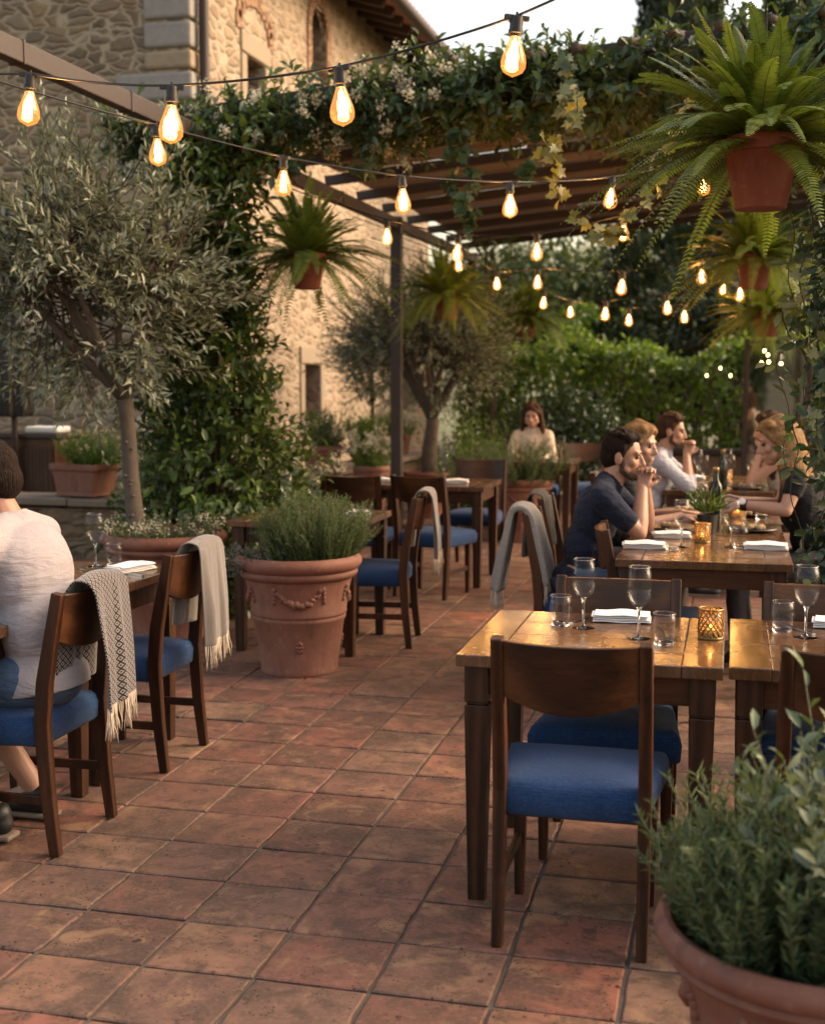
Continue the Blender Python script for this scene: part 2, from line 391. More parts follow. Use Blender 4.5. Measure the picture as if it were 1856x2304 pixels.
def cloth_folds(name, c1, c2, s=9, amt=.6, stitched=False):
    g = G(name); v = g.coord('Object')
    m = g.n('Mapping', {'Vector': v, 'Scale': (.8, .8, 2.3), 'Rotation': (.35, .25, 0)}).outputs[0]
    n1 = g.noise(m, s, 4, .5, 1.6); n2 = g.noise(v, 140, 2); n3 = g.noise(m, s * 2.7, 3, .5, 1.0)
    c = g.mix(n2, c1, c2)
    h = g.math('ADD', g.math('MULTIPLY', n1, .8), g.math('ADD', g.math('MULTIPLY', n3, .3), g.math('MULTIPLY', n2, .05)))
    return g.done(g.bsdf(Base_Color=c, Roughness=.9, Sheen_Weight=.04, Specular_IOR_Level=.15, Normal=g.bump(h, amt, .035)))
MAT['shirt_white'] = cloth_folds('pale_shirt', (.29, .265, .285), (.36, .33, .345), 6, .45)
MAT['shirt_navy'] = cloth_folds('navy_tshirt', (.010, .013, .027), (.016, .021, .040), 7, .5)
MAT['shirt_blue'] = cloth_folds('light_blue_shirt', (.36, .37, .42), (.45, .46, .52), 8, .6)
MAT['cloth_black'] = cloth_folds('black_top', (.010, .010, .012), (.018, .017, .018), 7, .5)
MAT['cloth_cream'] = cloth_folds('cream_top', (.50, .42, .34), (.58, .5, .42), 8, .5)
MAT['denim'] = cloth_folds('denim', (.045, .075, .13), (.075, .115, .19), 10, .5)
MAT['trouser'] = cloth_folds('grey_trousers', (.06, .055, .055), (.08, .075, .07), 9, .4)

def skin_mat(name, col):
    g = G(name); v = g.coord('Object'); n = g.noise(v, 14, 4)
    c = g.mix(n, [x * .86 for x in col], [x * 1.1 for x in col])
    return g.done(g.bsdf(Base_Color=c, Roughness=.5, Subsurface_Weight=.12, Subsurface_Radius=(.012, .005, .003), Subsurface_Scale=1.0, Normal=g.bump(g.noise(v, 120, 3), .08, .002)))
MAT['skin'] = skin_mat('skin_tan', (.36, .19, .125))
MAT['skin_fair'] = skin_mat('skin_fair', (.44, .25, .175))
def hair_mat(name, c1, c2):
    g = G(name); v = g.coord('Object', scale=(150, 150, 9)); n = g.ramp(g.noise(v, 1.0, 4, .6, .5), [(.35, 0), (.65, 1)])
    return g.done(g.bsdf(Base_Color=g.mix(n, c1, c2), Roughness=.6, Specular_IOR_Level=.12, Normal=g.bump(n, .7, .010)))
MAT['hair_dark'] = hair_mat('dark_brown_hair', (.007, .004, .0026), (.022, .012, .008))
MAT['hair_brown'] = hair_mat('brown_hair', (.03, .015, .008), (.075, .038, .02))
MAT['hair_blond'] = hair_mat('blond_hair', (.16, .085, .035), (.34, .20, .09))
MAT['beard'] = hair_mat('stubble', (.06, .035, .025), (.13, .075, .052))
MAT['eye_white'] = flat('eye', (.03, .02, .016), .2, 0, 5, .1)

def blanket_light():
    g = G('grey_twill_wool'); v = g.coord('UV')
    w = g.n('TexWave', {'Vector': v, 'Scale': 24.0, 'Distortion': .4}, bands_direction='DIAGONAL').outputs[1]
    o = g.coord('Object'); n = g.noise(o, 90, 3)
    c = g.mix(g.math('ADD', g.math('MULTIPLY', w, .55), g.math('MULTIPLY', n, .4)), (.115, .100, .088), (.235, .205, .18))
    return g.done(g.bsdf(Base_Color=c, Roughness=.95, Sheen_Weight=.5, Specular_IOR_Level=.1, Normal=g.bump(g.math('ADD', w, n), .5, .003)))
def blanket_dark():
    g = G('black_diamond_wool'); v = g.coord('UV', scale=(22, 22, 1))
    x = g.n('SeparateXYZ', {0: v})
    def tri(a, b):
        s_ = g.math('ADD', a, b); return g.math('PINGPONG', s_, 1.0)
    d = g.math('ABSOLUTE', g.math('SUBTRACT', g.math('PINGPONG', x.outputs[0], 1.0), g.math('PINGPONG', x.outputs[1], 1.0)))
    ring = g.math('PINGPONG', g.math('MULTIPLY', g.math('ADD', g.math('PINGPONG', x.outputs[0], 1.0), g.math('PINGPONG', x.outputs[1], 1.0)), 2.0), 1.0)
    o = g.coord('Object'); n = g.noise(o, 200, 2)
    f = g.ramp(g.math('ADD', ring, g.math('MULTIPLY', g.math('SUBTRACT', n, .5), .5)), [(.50, 0), (.66, 1)])
    c = g.mix(f, (.012, .011, .014), (.25, .22, .205))
    return g.done(g.bsdf(Base_Color=c, Roughness=.95, Sheen_Weight=.4, Specular_IOR_Level=.1, Normal=g.bump(g.math('ADD', f, n), .5, .003)))
MAT['blanket'] = blanket_light(); MAT['blanket_dark'] = blanket_dark()
MAT['fringe'] = flat('cream_fringe', (.50, .42, .33), .9, 0, 50, .3)
MAT['blanket_grey'] = cloth_folds('plain_grey_wool', (.20, .19, .175), (.30, .28, .26), 12, .35)
MAT['blanket_char'] = cloth_folds('charcoal_wool', (.05, .05, .045), (.08, .078, .07), 12, .35)

def glass_thin(name, tint=(1, 1, 1), lo=.008):
    g = G(name); lw = g.n('LayerWeight', {'Blend': .22}); f = g.ramp(lw.outputs['Facing'], [(0, .02), (.45, .05), (.72, .2), (.88, .6), (1, .95)])
    t = g.n('BsdfTransparent', {'Color': tint}); gl = g.n('BsdfGlossy', {'Color': (.95, .95, .95), 'Roughness': .02})
    mx = g.n('MixShader', {0: f}); g.nt.links.new(t.outputs[0], mx.inputs[1]); g.nt.links.new(gl.outputs[0], mx.inputs[2])
    return g.done(mx)
MAT['glass'] = glass_thin('clear_glass', (.985, .985, .985))
g = G('solid_glass'); MAT['glass_solid'] = g.done(g.bsdf(Base_Color=(1, 1, 1), Transmission_Weight=1.0, Roughness=.02, IOR=1.45))
g = G('bulb_glass'); lw = g.n('LayerWeight', {'Blend': .3})
t = g.n('BsdfTransparent', {'Color': (1, .82, .55)}); em = g.n('Emission', {'Color': (1, .33, .075), 'Strength': .85})
gl = g.n('BsdfGlossy', {'Color': (1, .8, .6), 'Roughness': .05})
m1 = g.n('MixShader', {0: g.ramp(lw.outputs['Facing'], [(0, .25), (.6, .35), (1, .65)])}); g.nt.links.new(t.outputs[0], m1.inputs[1]); g.nt.links.new(em.outputs[0], m1.inputs[2])
m2 = g.n('MixShader', {0: .07}); g.nt.links.new(m1.outputs[0], m2.inputs[1]); g.nt.links.new(gl.outputs[0], m2.inputs[2])
MAT['bulb'] = g.done(m2)
g = G('filament_glow'); MAT['filament'] = g.done(g.n('Emission', {'Color': (1, .66, .30), 'Strength': 24.0}))
g = G('fairy_glow'); MAT['fairy'] = g.done(g.n('Emission', {'Color': (1, .62, .22), 'Strength': 7.0}))
g = G('candle_flame'); MAT['flame'] = g.done(g.n('Emission', {'Color': (1, .50, .14), 'Strength': 8.0}))
for k in ('bulb', 'filament', 'fairy', 'flame'):
    MAT[k].cycles.emission_sampling = 'NONE'
MAT['brass'] = flat('antique_brass', (.30, .19, .075), .36, .9, 30, .3)
MAT['silver'] = flat('steel_cutlery', (.55, .53, .5), .22, 1.0, 30, .1)
MAT['wax'] = flat('wax', (.75, .55, .3), .5)
MAT['plate'] = flat('dark_stoneware', (.06, .055, .05), .35)
MAT['bottle'] = flat('dark_bottle', (.012, .016, .008), .08)
MAT['food'] = flat('bread', (.42, .28, .15), .8, 0, 60, .5, .6)
MAT['cream_canvas'] = flat('cream_canvas', (.55, .46, .34), .9, 0, 12, .2)
MAT['hill'] = flat('dry_hillside', (.15, .155, .085), .95, 0, .25, .5)
MAT['plaster'] = flat('warm_plaster', (.42, .27, .19), .9, 0, 2, .2)
MAT['chain'] = flat('hanger_wire', (.03, .025, .02), .5, .6)

# ================================================================== camera, sky, sun
cam = bpy.data.cameras.new('camera'); co = link(bpy.data.objects.new('camera', cam)); S.camera = co
co.location = (0, 0, 1.57); co.rotation_euler = (R(90 - 6.0233), 0, R(13.8039))
cam.sensor_fit = 'VERTICAL'; cam.sensor_height = 36; cam.lens = 36 * 2720 / 2155
cam.clip_end = 2000; cam.clip_start = .05
cam.dof.use_dof = True; cam.dof.focus_distance = 4.5; cam.dof.aperture_fstop = 2.8; cam.dof.aperture_blades = 9
W = bpy.data.worlds.new('World'); S.world = W; W.use_nodes = True
wn = W.node_tree.nodes; wl = W.node_tree.links
bg = wn['Background']; sky = wn.new('ShaderNodeTexSky'); sky.sky_type = 'NISHITA'; sky.sun_disc = False
SUN_EL, SUN_AZ = 34, 68      # azimuth measured from +Y towards +X
sky.sun_elevation = R(SUN_EL); sky.sun_rotation = R(SUN_AZ); sky.dust_density = 4.0; sky.air_density = 1.2; sky.ozone_density = .6
warm = wn.new('ShaderNodeMix'); warm.data_type = 'RGBA'; warm.blend_type = 'MULTIPLY'; warm.inputs[0].default_value = 1
warm.inputs[7].default_value = (1.0, .845, .69, 1)
wl.new(sky.outputs[0], warm.inputs[6]); wl.new(warm.outputs[2], bg.inputs[0]); bg.inputs[1].default_value = .15
sl = bpy.data.lights.new('sun', 'SUN'); so = link(bpy.data.objects.new('sun', sl))
sl.energy = 1.0; sl.angle = R(36); sl.color = (1, .80, .58)
sd = Vector((math.sin(R(SUN_AZ)) * math.cos(R(SUN_EL)), math.cos(R(SUN_AZ)) * math.cos(R(SUN_EL)), math.sin(R(SUN_EL))))
so.rotation_euler = sd.to_track_quat('Z', 'Y').to_euler()
vs = S.view_settings; vs.view_transform = 'Standard'; vs.look = 'None'; vs.gamma = 1; vs.exposure = 1.62
S.cycles.use_denoising = True
S.cycles.max_bounces = 8; S.cycles.transparent_max_bounces = 16; S.cycles.diffuse_bounces = 3; S.cycles.glossy_bounces = 3
S.cycles.transmission_bounces = 6; S.cycles.sample_clamp_indirect = 4.0; S.cycles.caustics_reflective = False; S.cycles.caustics_refractive = False

# ================================================================== ground and tiled floor
mb = MB(); mb.add([(-400, -400, -.06), (400, -400, -.06), (400, 600, -.06), (-400, 600, -.06)], [(0, 1, 2, 3)])
tag(mb.build('ground', MAT['earth']), kind='structure')
mb = MB(); mb.add([(-7, -2, -.008), (3.2, -2, -.008), (3.2, 17, -.008), (-7, 17, -.008)], [(0, 1, 2, 3)])
tag(mb.build('grout_bed', MAT['grout']), kind='structure')
def tiled_floor():
    tx, ty = .315, .297; x0, y0 = -1.1785 - 18 * tx, 3.047 - 16 * ty
    V = []; F = []; A = []; B_ = []
    NE = 5
    for i in range(32):
        for j in range(63):
            cx, cy = x0 + i * tx, y0 + j * ty
            g_ = .005; e = rng.normal(0, .0012, 8)
            cs = [(cx + g_ + e[0], cy + g_ + e[1]), (cx + tx - g_ + e[2], cy + g_ + e[3]), (cx + tx - g_ + e[4], cy + ty - g_ + e[5]), (cx + g_ + e[6], cy + ty - g_ + e[7])]
            h = rng.normal(0, .0010); tilt = rng.normal(0, .004, 2); r1, r2 = rng.random(2)
            near = cy < 8
            ne = NE if near else 1
            outer = []
            for k in range(4):
                a, b = cs[k], cs[(k + 1) % 4]
                nx, ny = (b[1] - a[1]), -(b[0] - a[0]); L = math.hypot(nx, ny)
                for q in range(ne):
                    t = q / ne
                    jit = rng.normal(0, .0017) if (q and near) else (abs(rng.normal(0, .002)) * -1 if near else 0)
                    outer.append((a[0] + (b[0] - a[0]) * t + nx / L * jit, a[1] + (b[1] - a[1]) * t + ny / L * jit))
            m = len(outer); b0 = len(V); ccx, ccy = cx + tx / 2, cy + ty / 2
            zf = lambda x, y: h + (x - ccx) * tilt[0] + (y - ccy) * tilt[1]
            for x, y in outer: V.append((x, y, -.012))
            for x, y in outer: V.append((x, y, zf(x, y) - .0035))
            for x, y in outer:
                x2, y2 = ccx + (x - ccx) * .965, ccy + (y - ccy) * .965; V.append((x2, y2, zf(x2, y2)))
            for r_ in range(2):
                for k in range(m):
                    a = b0 + r_ * m + k; b = b0 + r_ * m + (k + 1) % m
                    F.append((a, b, b + m, a + m)); A.append(r1); B_.append(r2)
            F.append(tuple(b0 + 2 * m + k for k in range(m))); A.append(r1); B_.append(r2)
    me = bpy.data.meshes.new('floor'); me.from_pydata(V, [], F); me.materials.append(MAT['tile'])
    for nm, d in (('rnd', A), ('rnd2', B_)):
        at = me.attributes.new(nm, 'FLOAT', 'FACE'); at.data.foreach_set('value', d)
    tag(link(bpy.data.objects.new('floor', me)), kind='structure')
tiled_floor()
# a far dry hillside with a house, beyond the garden
mb = MB(); n = 40
for i in range(n + 1):
    x = -70 + 140 * i / n
    for j in range(9):
        y = 34 + j * 12; z = -.5 + (j / 8) ** .8 * (14 + 5 * math.sin(x * .06 + 1) + 2 * math.sin(x * .21)) + (.6 * math.sin(x * .9 + j))
        mb.v.append((x, y, z))
for i in range(n):
    for j in range(8):
        a = i * 9 + j; mb.f.append([a, a + 9, a + 10, a + 1]); mb.mi.append(0)
tag(mb.build('hills', MAT['hill'], smooth=True), kind='structure')

# ================================================================== stone farmhouse
def face_open(mb, O, U, NRM, uw, zw, ops, depth=.32):
    """wall plane from O along U (unit), facing NRM, extents uw (u0,u1), zw; ops = rectangular openings (u0,u1,z0,z1) with reveals"""
    O, U, NRM = Vector(O), Vector(U), Vector(NRM)
    us = sorted({uw[0], uw[1], *[o[0] for o in ops], *[o[1] for o in ops]}); zs = sorted({zw[0], zw[1], *[o[2] for o in ops], *[o[3] for o in ops]})
    P = lambda u, z, d=0: O + U * u + Vector((0, 0, z)) - NRM * d
    for a, b in zip(us, us[1:]):
        for c, d in zip(zs, zs[1:]):
            mu, mz = (a + b) / 2, (c + d) / 2
            if any(o[0] < mu < o[1] and o[2] < mz < o[3] for o in ops): continue
            mb.add([P(a, c), P(b, c), P(b, d), P(a, d)], [(0, 1, 2, 3)])
    for o in ops:
        a, b, c, d = o
        for q in (((a, c), (b, c)), ((b, c), (b, d)), ((b, d), (a, d)), ((a, d), (a, c))):
            mb.add([P(*q[0]), P(*q[1]), P(*q[1], depth), P(*q[0], depth)], [(0, 1, 2, 3)])
house = thing('stone_house', 'tall rubble stone farmhouse with slit windows and tiled eaves behind the terrace', 'house', (-5.7, 13.2, 0))
ops_side = [(3.75, 4.45, .92, 1.72), (1.7, 2.32, 3.9, 5.36), (4.2, 4.85, 5.65, 6.62)]
mb = MB(); face_open(mb, (0, 0, 0), (0, 1, 0), (1, 0, 0), (0, 11.3), (-.1, 7.2), ops_side)
mb.add([(0, 11.3, -.1), (-8, 11.3, -.1), (-8, 11.3, 9.6), (0, 11.3, 7.2)], [(0, 1, 2, 3)])
w2 = mb.build('side_wall', MAT['stone_side'], house)
ops_front = [(2.55, 3.6, 2.6, 4.9)]
mb = MB(); face_open(mb, (0, 0, 0), (-1, 0, 0), (0, -1, 0), (0, 8), (-.1, 9.6), ops_front)
mb.build('front_wall', MAT['stone'], house)
def sash(name, P0, U, N, w, h, par):
    """wooden window set in a reveal"""
    U, N, P0 = Vector(U), Vector(N), Vector(P0)
    ang = math.atan2(U.y, U.x); mb = MB()
    for c, d in (((0, 0), (w, .07)), ((0, h), (w, .07)), ((-w / 2 + .03, h / 2), (.06, h)), ((w / 2 - .03, h / 2), (.06, h)), ((0, h / 2), (.05, h)), ((0, h * .45), (w, .04))):
        q = P0 + U * c[0]; mb.box((q.x, q.y, q.z + c[1]), (d[0], .05, d[1]), ang)
    f = mb.build('window', MAT['frame_old'], par, bevel=.004)
    mb = MB(); q = P0 - N * .04; mb.box((q.x, q.y, q.z + h / 2), (w, .012, h), ang); mb.build('pane', MAT['pane'], f)
    return f
for (a, b, c, d) in ops_side: sash('window', (-.22, (a + b) / 2, c), (0, 1, 0), (1, 0, 0), b - a, d - c, house)
for (a, b, c, d) in ops_front: sash('window', (-(a + b) / 2, .22, c), (1, 0, 0), (0, -1, 0), b - a, d - c, house)
# surrounds: pale lintel and jambs, brick arches
for i, (a, b, c, d) in enumerate(ops_side):
    mb = MB()
    if i < 2:
        mb.box((.0, (a + b) / 2, d + .13), (.07, b - a + .36, .24)); mb.box((.0, a - .09, (c + d) / 2), (.06, .17, d - c)); mb.box((.0, b + .09, (c + d) / 2), (.06, .17, d - c)); mb.box((.02, (a + b) / 2, c - .07), (.12, b - a + .36, .12))
        mb.build('window_surround', MAT['sill'], house, bevel=.02)
        mb = MB()
        if i == 1:
            for k in range(11):
                t = PI * (k + .5) / 11; y = (a + b) / 2 + math.cos(t) * .55; z = d + .30 + math.sin(t) * .42
                mb.box((.0, y, z), (.05, .16, .22))
            mb.build('relieving_arch', MAT['brickish'], house, bevel=.01)
    else:
        for k in range(13):
            t = PI * k / 12; y = (a + b) / 2 + math.cos(t) * .44; z = d - .33 + math.sin(t) * .46
            mb.box((.0, y, z), (.06, .15, .15))
        mb.box((.0, a - .1, (c + d) / 2 - .2), (.05, .18, d - c - .3)); mb.box((.0, b + .1, (c + d) / 2 - .2), (.05, .18, d - c - .3))
        mb.build('brick_arch', MAT['brickish'], house, bevel=.01)
        mb = MB()   # fill above the arch
        for sgn in (-1, 1):
            yy = (a + b) / 2
            pts = [(yy + sgn * .325, d - .33)] + [(yy + sgn * math.cos(t) * .325, d - .33 + math.sin(t) * .33) for t in [PI / 2 * k / 6 for k in range(7)]] + [(yy, d + .01), (yy + sgn * .33, d + .01)]
            mb.add([(-.05, y, z) for y, z in pts], [list(range(len(pts)))])
        mb.build('arch_infill', MAT['stone_side'], house)
mb = MB()
for z in np.arange(2.5, 5.1, .09):
    mb.box((-2.42, .0, z), (.2, .05, .075)); mb.box((-3.72, .0, z), (.22, .05, .075))
mb.box((-3.07, .0, 5.03), (1.5, .05, .24)); mb.build('brick_surround', MAT['brickish'], house, bevel=.006)
z = .2; k = 0
while z < 9:
    h = rng.uniform(.20, .46); long = rng.random() < .5
    mb = MB(); mb.box((-(.42 if long else .25) + .03, .16 if not long else .10, z + h / 2), ((.9 if long else .55), (.40 if not long else .28), h - .03))
    mb.build('quoin', MAT['ashlar' if rng.random() < .45 else 'ashlar_warm'], house, bevel=.035)
    z += h; k += 1
# roof with overhanging eaves
mb = MB(); sl_ = .30; ov = .78
for t0, t1 in ((0, .07),):
    a = [(ov, -1, 7.2 - ov * sl_), (ov, 11.9, 7.2 - ov * sl_), (-5, 11.9, 7.2 + 5 * sl_), (-5, -1, 7.2 + 5 * sl_)]
    mb.add(a + [(x, y, z + .10) for x, y, z in a], [(0, 1, 2, 3), (7, 6, 5, 4), (0, 4, 5, 1), (1, 5, 6, 2), (2, 6, 7, 3), (3, 7, 4, 0)])
roof = mb.build('roof', MAT['rooftile'], house)
mb = MB()
for y in np.arange(-.9, 11.9, .21):
    for i in range(3):
        mb.tube([(ov + .05 - i * .42, y, 7.33 - (ov - i * .42) * sl_), (ov - .45 - i * .42, y, 7.35 - (ov - .48 - i * .42) * sl_)], .085, 8)
mb.build('roof_tiles', MAT['rooftile'], roof, smooth=True, auto=50)
for y in np.arange(-.8, 11.9, .52):
    mb = MB(); mb.sweep_rect([(0.0, y, 7.12), (ov - .08, y, 7.12 - (ov - .08) * sl_)], [(.09, .13)] * 2, (0, 1, 0)); mb.build('eaves_rafter', MAT['rafter_wood'], roof)
mb = MB(); mb.tube([(ov + .10, -1, 7.0), (ov + .10, 12, 6.98)], .075, 10)
mb.tube([(ov + .10, 11.6, 6.95), (ov + .08, 11.6, 6.8), (ov - .2, 11.6, 6.62), (.12, 11.6, 6.4), (.1, 11.6, 5.8)], .045, 8)
mb.build('gutter', MAT['steel'], roof, smooth=True, auto=50)
mb = MB(); mb.tube([(.13, .14, .2), (.13, .14, 7.1)], .055, 12)
for z in (1.5, 3.0, 4.5, 6): mb.tube([(.13, .14, z), (.13, .14, z + .06)], .066, 12)
mb.build('downpipe', MAT['steel'], house, smooth=True, auto=50)

# low terrace wall with coping
def low_wall(name, x0, y0, x1, y1, h, t, label):
    w = thing(name, label, 'wall'); mb = MB(); ang = math.atan2(y1 - y0, x1 - x0); L = math.hypot(x1 - x0, y1 - y0)
    cx, cy = (x0 + x1) / 2, (y0 + y1) / 2
    mb.box((cx, cy, h / 2 - .05), (L, t, h + .04), ang); mb.build('masonry', MAT['lowstone'], w, bevel=.01)
    mb = MB(); k = max(1, int(L / .62))
    for i in range(k):
        u = -L / 2 + (i + .5) * L / k; mb.box((cx + math.cos(ang) * u, cy + math.sin(ang) * u, h + .03 + rng.normal(0, .004)), (L / k - .008, t + .10, .065), ang)
    mb.build('coping', MAT['cope'], w, bevel=.012); return w
low_wall('terrace_wall', -9.5, 10.35, -4.9, 10.35, .455, .42, 'low stone terrace wall with flat coping behind the olive tree pot')
low_wall('terrace_wall', -4.55, 10.9, -4.1, 17.2, .49, .42, 'low stone terrace wall running under the row of square planters')

# ================================================================== pergola
PZ = 3.18
perg = thing('pergola', 'dark steel pergola with rafters and woven reed shading over the tables', 'pergola')
def zr(x): return PZ + .09 * (x + 3.36)
for y in (8.13, 13.0, 17.0):
    mb = MB(); mb.box((-3.36, y, PZ / 2), (.11, .11, PZ)); mb.box((-3.36, y, .01), (.22, .22, .02)); mb.build('post', MAT['steel'], perg, bevel=.006)
mb = MB(); mb.box((-3.36, 9.7, PZ - .072), (.075, 14.9, .105))
for y in (3.7, 5.75, 6.9, 11, 15): mb.box((-3.36, y, PZ - .072), (.09, .018, .12))
mb.build('side_beam', MAT['steel'], perg, bevel=.006)
mb = MB(); mb.sweep_rect([(1.25, 4.9, zr(1.25) - .1), (1.25, 17.2, zr(1.25) - .1)], [(.10, .16)] * 2, (1, 0, 0)); mb.build('side_beam', MAT['steel'], perg, bevel=.006)
for i, y in enumerate([8.13, 9.12, 10.12, 11.12, 12.12, 13.05, 14.1, 15.1, 16.1, 17.05]):
    mb = MB(); mb.sweep_rect([(-3.52, y, zr(-3.52) + .11), (1.5, y, zr(1.5) + .11)], [(.06, .085)] * 2, (0, 1, 0)); mb.build('rafter', MAT['steel'], perg, bevel=.006)
for y in (5.4, 13.0, 17.0):
    mb = MB(); mb.box((1.25, y, 1.75), (.11, .11, 3.5)); mb.build('post', MAT['steel'], perg, bevel=.006)
mb = MB(); y = 8.3
while y < 17.2:
    w = rng.uniform(.014, .03)
    for x0, x1 in ((-3.4, -1.75), (-1.74, 1.3)):
        dz = rng.normal(0, .006); d2 = rng.normal(0, .01)
        mb.sweep_rect([(x0, y, zr(x0) + .18 + dz), ((x0 + x1) / 2, y + d2, zr((x0 + x1) / 2) + .175 + dz), (x1, y + rng.normal(0, .008), zr(x1) + .18 + dz)], [(w, .012)] * 3, (0, 1, 0))
    y += w + abs(rng.normal(0, .007)) + .002
mb.build('reed_screen', MAT['reed'], perg)

# ================================================================== chairs
def make_chair():
    root = thing('dining_chair', 'x', 'chair')
    for sx in (-1, 1):      # rear legs run up into the back posts
        mb = MB(); x = sx * .197
        mb.sweep_rect([(x, -.200, 0), (x, -.178, .20), (x, -.165, .44), (x, -.178, .58), (x, -.235, .875)], [(.030, .036), (.034, .044), (.036, .05), (.036, .05), (.034, .036)], (1, 0, 0))
        mb.build('leg', MAT['wood'], root, bevel=.004)
        mb = MB(); x = sx * .195
        mb.sweep_rect([(x, .178, 0), (x, .182, .40)], [(.028, .028), (.042, .042)], (1, 0, 0)); mb.build('leg', MAT['wood'], root, bevel=.004)
    mb = MB(); NX, NZ = 14, 6     # curved back panel with arched lower edge
    pts = {}
    for side in (0, 1):
        for i in range(NX + 1):
            u = i / NX; x = -.181 + .362 * u; bow = .035 * (1 - (2 * u - 1) ** 2)
            zt = .868 - .004 * (1 - (2 * u - 1) ** 2); zb = .712 - .040 * (1 - (2 * u - 1) ** 2)
            for j in range(NZ + 1):
                z = zb + (zt - zb) * j / NZ; y = -.193 - (z - .6) * .155 - bow + (.011 if side else -.011)
                pts[side, i, j] = len(mb.v); mb.v.append((x, y, z))
    def q(*k): mb.f.append([pts[p] for p in k]); mb.mi.append(0)
    for i in range(NX):
        for j in range(NZ):
            q((0, i, j), (0, i + 1, j), (0, i + 1, j + 1), (0, i, j + 1)); q((1, i, j), (1, i, j + 1), (1, i + 1, j + 1), (1, i + 1, j))
        q((0, i, 0), (1, i, 0), (1, i + 1, 0), (0, i + 1, 0)); q((0, i, NZ), (0, i + 1, NZ), (1, i + 1, NZ), (1, i, NZ))
    for j in range(NZ):
        q((0, 0, j), (0, 0, j + 1), (1, 0, j + 1), (1, 0, j)); q((0, NX, j), (1, NX, j), (1, NX, j + 1), (0, NX, j + 1))
    mb.build('backrest', MAT['wood_x'], root, smooth=True, auto=40, bevel=.003)
    mb = MB(); N = 16; rows = []     # upholstered seat, domed, slightly wider in front
    for lay in range(5):
        z, ins = [(.362, .010), (.372, .0), (.425, -.004), (.452, .006), (.462, .022)][lay]
        ring = []
        for k in range(4 * N):
            e, t = k // N, (k % N) / N
            w = lambda yy: .196 + (yy + .19) * .10
            yb, yf = -.165 + ins, .235 - ins
            if e == 0: y = yb; x = -(w(y) - ins) + 2 * (w(y) - ins) * t
            elif e == 1: y = yb + (yf - yb) * t; x = w(y) - ins
            elif e == 2: y = yf; x = (w(y) - ins) - 2 * (w(y) - ins) * t
            else: y = yf - (yf - yb) * t; x = -(w(y) - ins)
            ring.append(len(mb.v)); mb.v.append((x, y, z))
        rows.append(ring)
    for a, b in zip(rows, rows[1:]):
        for k in range(4 * N): mb.f.append([a[k], a[(k + 1) % (4 * N)], b[(k + 1) % (4 * N)], b[k]]); mb.mi.append(0)
    grid = {}
    top = rows[-1]; rp = [mb.v[i] for i in top]
    for i in range(N + 1):
        for j in range(N + 1):
            if j == 0: grid[i, j] = top[i % (4 * N)]
            elif i == N: grid[i, j] = top[N + j]
            elif j == N: grid[i, j] = top[2 * N + (N - i)]
            elif i == 0: grid[i, j] = top[(3 * N + (N - j)) % (4 * N)]
            else:
                u, v_ = i / N, j / N; y = -.143 + .356 * v_; w_ = .174 + (y + .165) * .10
                grid[i, j] = len(mb.v); mb.v.append(((2 * u - 1) * w_, y, .462 + .020 * (1 - (2 * u - 1) ** 4) * (1 - (2 * v_ - 1) ** 4)))
    for i in range(N):
        for j in range(N): mb.f.append([grid[i, j], grid[i + 1, j], grid[i + 1, j + 1], grid[i, j + 1]]); mb.mi.append(0)
    mb.f.append(list(reversed(rows[0]))); mb.mi.append(0)
    mb.build('seat', MAT['blue'], root, smooth=True)
    mb = MB(); mb.box((0, .185, .374), (.36, .022, .03)); mb.box((0, -.145, .374), (.36, .02, .03)); mb.box((-.178, .02, .374), (.02, .308, .03)); mb.box((.178, .02, .374), (.02, .308, .03))
    mb.build('seat_rail', MAT['wood_x'], root, bevel=.003)
    for sx in (-1, 1):
        mb = MB(); mb.sweep_rect([(sx * .196, -.178, .185), (sx * .196, .178, .185)], [(.018, .032)] * 2, (1, 0, 0)); mb.build('stretcher', MAT['wood'], root, bevel=.003)
    return root
chair0 = make_chair(); chair_used = [False]
def chair(x, y, rot, label, group='matching wooden dining chairs with blue seats'):
    if not chair_used[0]:
        chair_used[0] = True; c = chair0; c.location = (x, y, 0); c.rotation_euler = (0, 0, R(rot)); c['label'] = label; c['group'] = group; return c
    return dup(chair0, (x, y, 0), R(rot), label, group)

chair(-.395, 3.590, 0, 'empty chair seen from behind at the nearest table, bright blue seat fully in view')
chair(-.365, 4.245, 180, 'chair facing us across the nearest table, its blue seat in shadow')
chair(.345, 3.640, 2, 'wooden chair partly hidden by the rosemary, on the near side of the second front table')
chair(.335, 4.270, 180, 'wooden chair behind the second front table, beside the ivy column')
chair(-2.315, 3.905, 90, 'chair with dark patterned throw on which the white shirted diner sits')
chair(-2.35, 4.825, 90, 'empty wooden chair draped with the pale fringed throw, between olive tree pot and shirted diner')
chair(-1.99, 7.30, 96, 'empty wooden chair with pale throw just beyond the garlanded rosemary pot')
chair(-2.06, 8.99, -14, 'wooden chair with its back to us at the table before the steel post')
chair(-2.60, 8.93, 4, 'wooden chair beside the steel post, its back half hidden by the rosemary')
chair(-2.03, 10.42, 178, 'wooden chair facing us across the table from the steel post, near the large lavender pot')
chair(-.755, 6.62, -90, 'wooden chair with grey fringed throw occupied by the diner in navy T-shirt')
chair(-.33, 6.07, -84, 'wooden chair pushed under the long table corner right in front of the navy T-shirt diner')
chair(-.80, 7.45, -90, 'wooden chair with charcoal throw occupied by the blond diner')
chair(-.72, 9.50, -90, 'wooden chair of the bearded diner in pale blue shirt')
chair(.68, 7.10, 90, 'wooden chair of the blond woman with wristwatch')
chair(.70, 9.85, 90, 'wooden chair of the bare shouldered woman')
chair(-1.90, 13.05, 180, 'wooden chair of the lone woman in white, far end by the hedge')
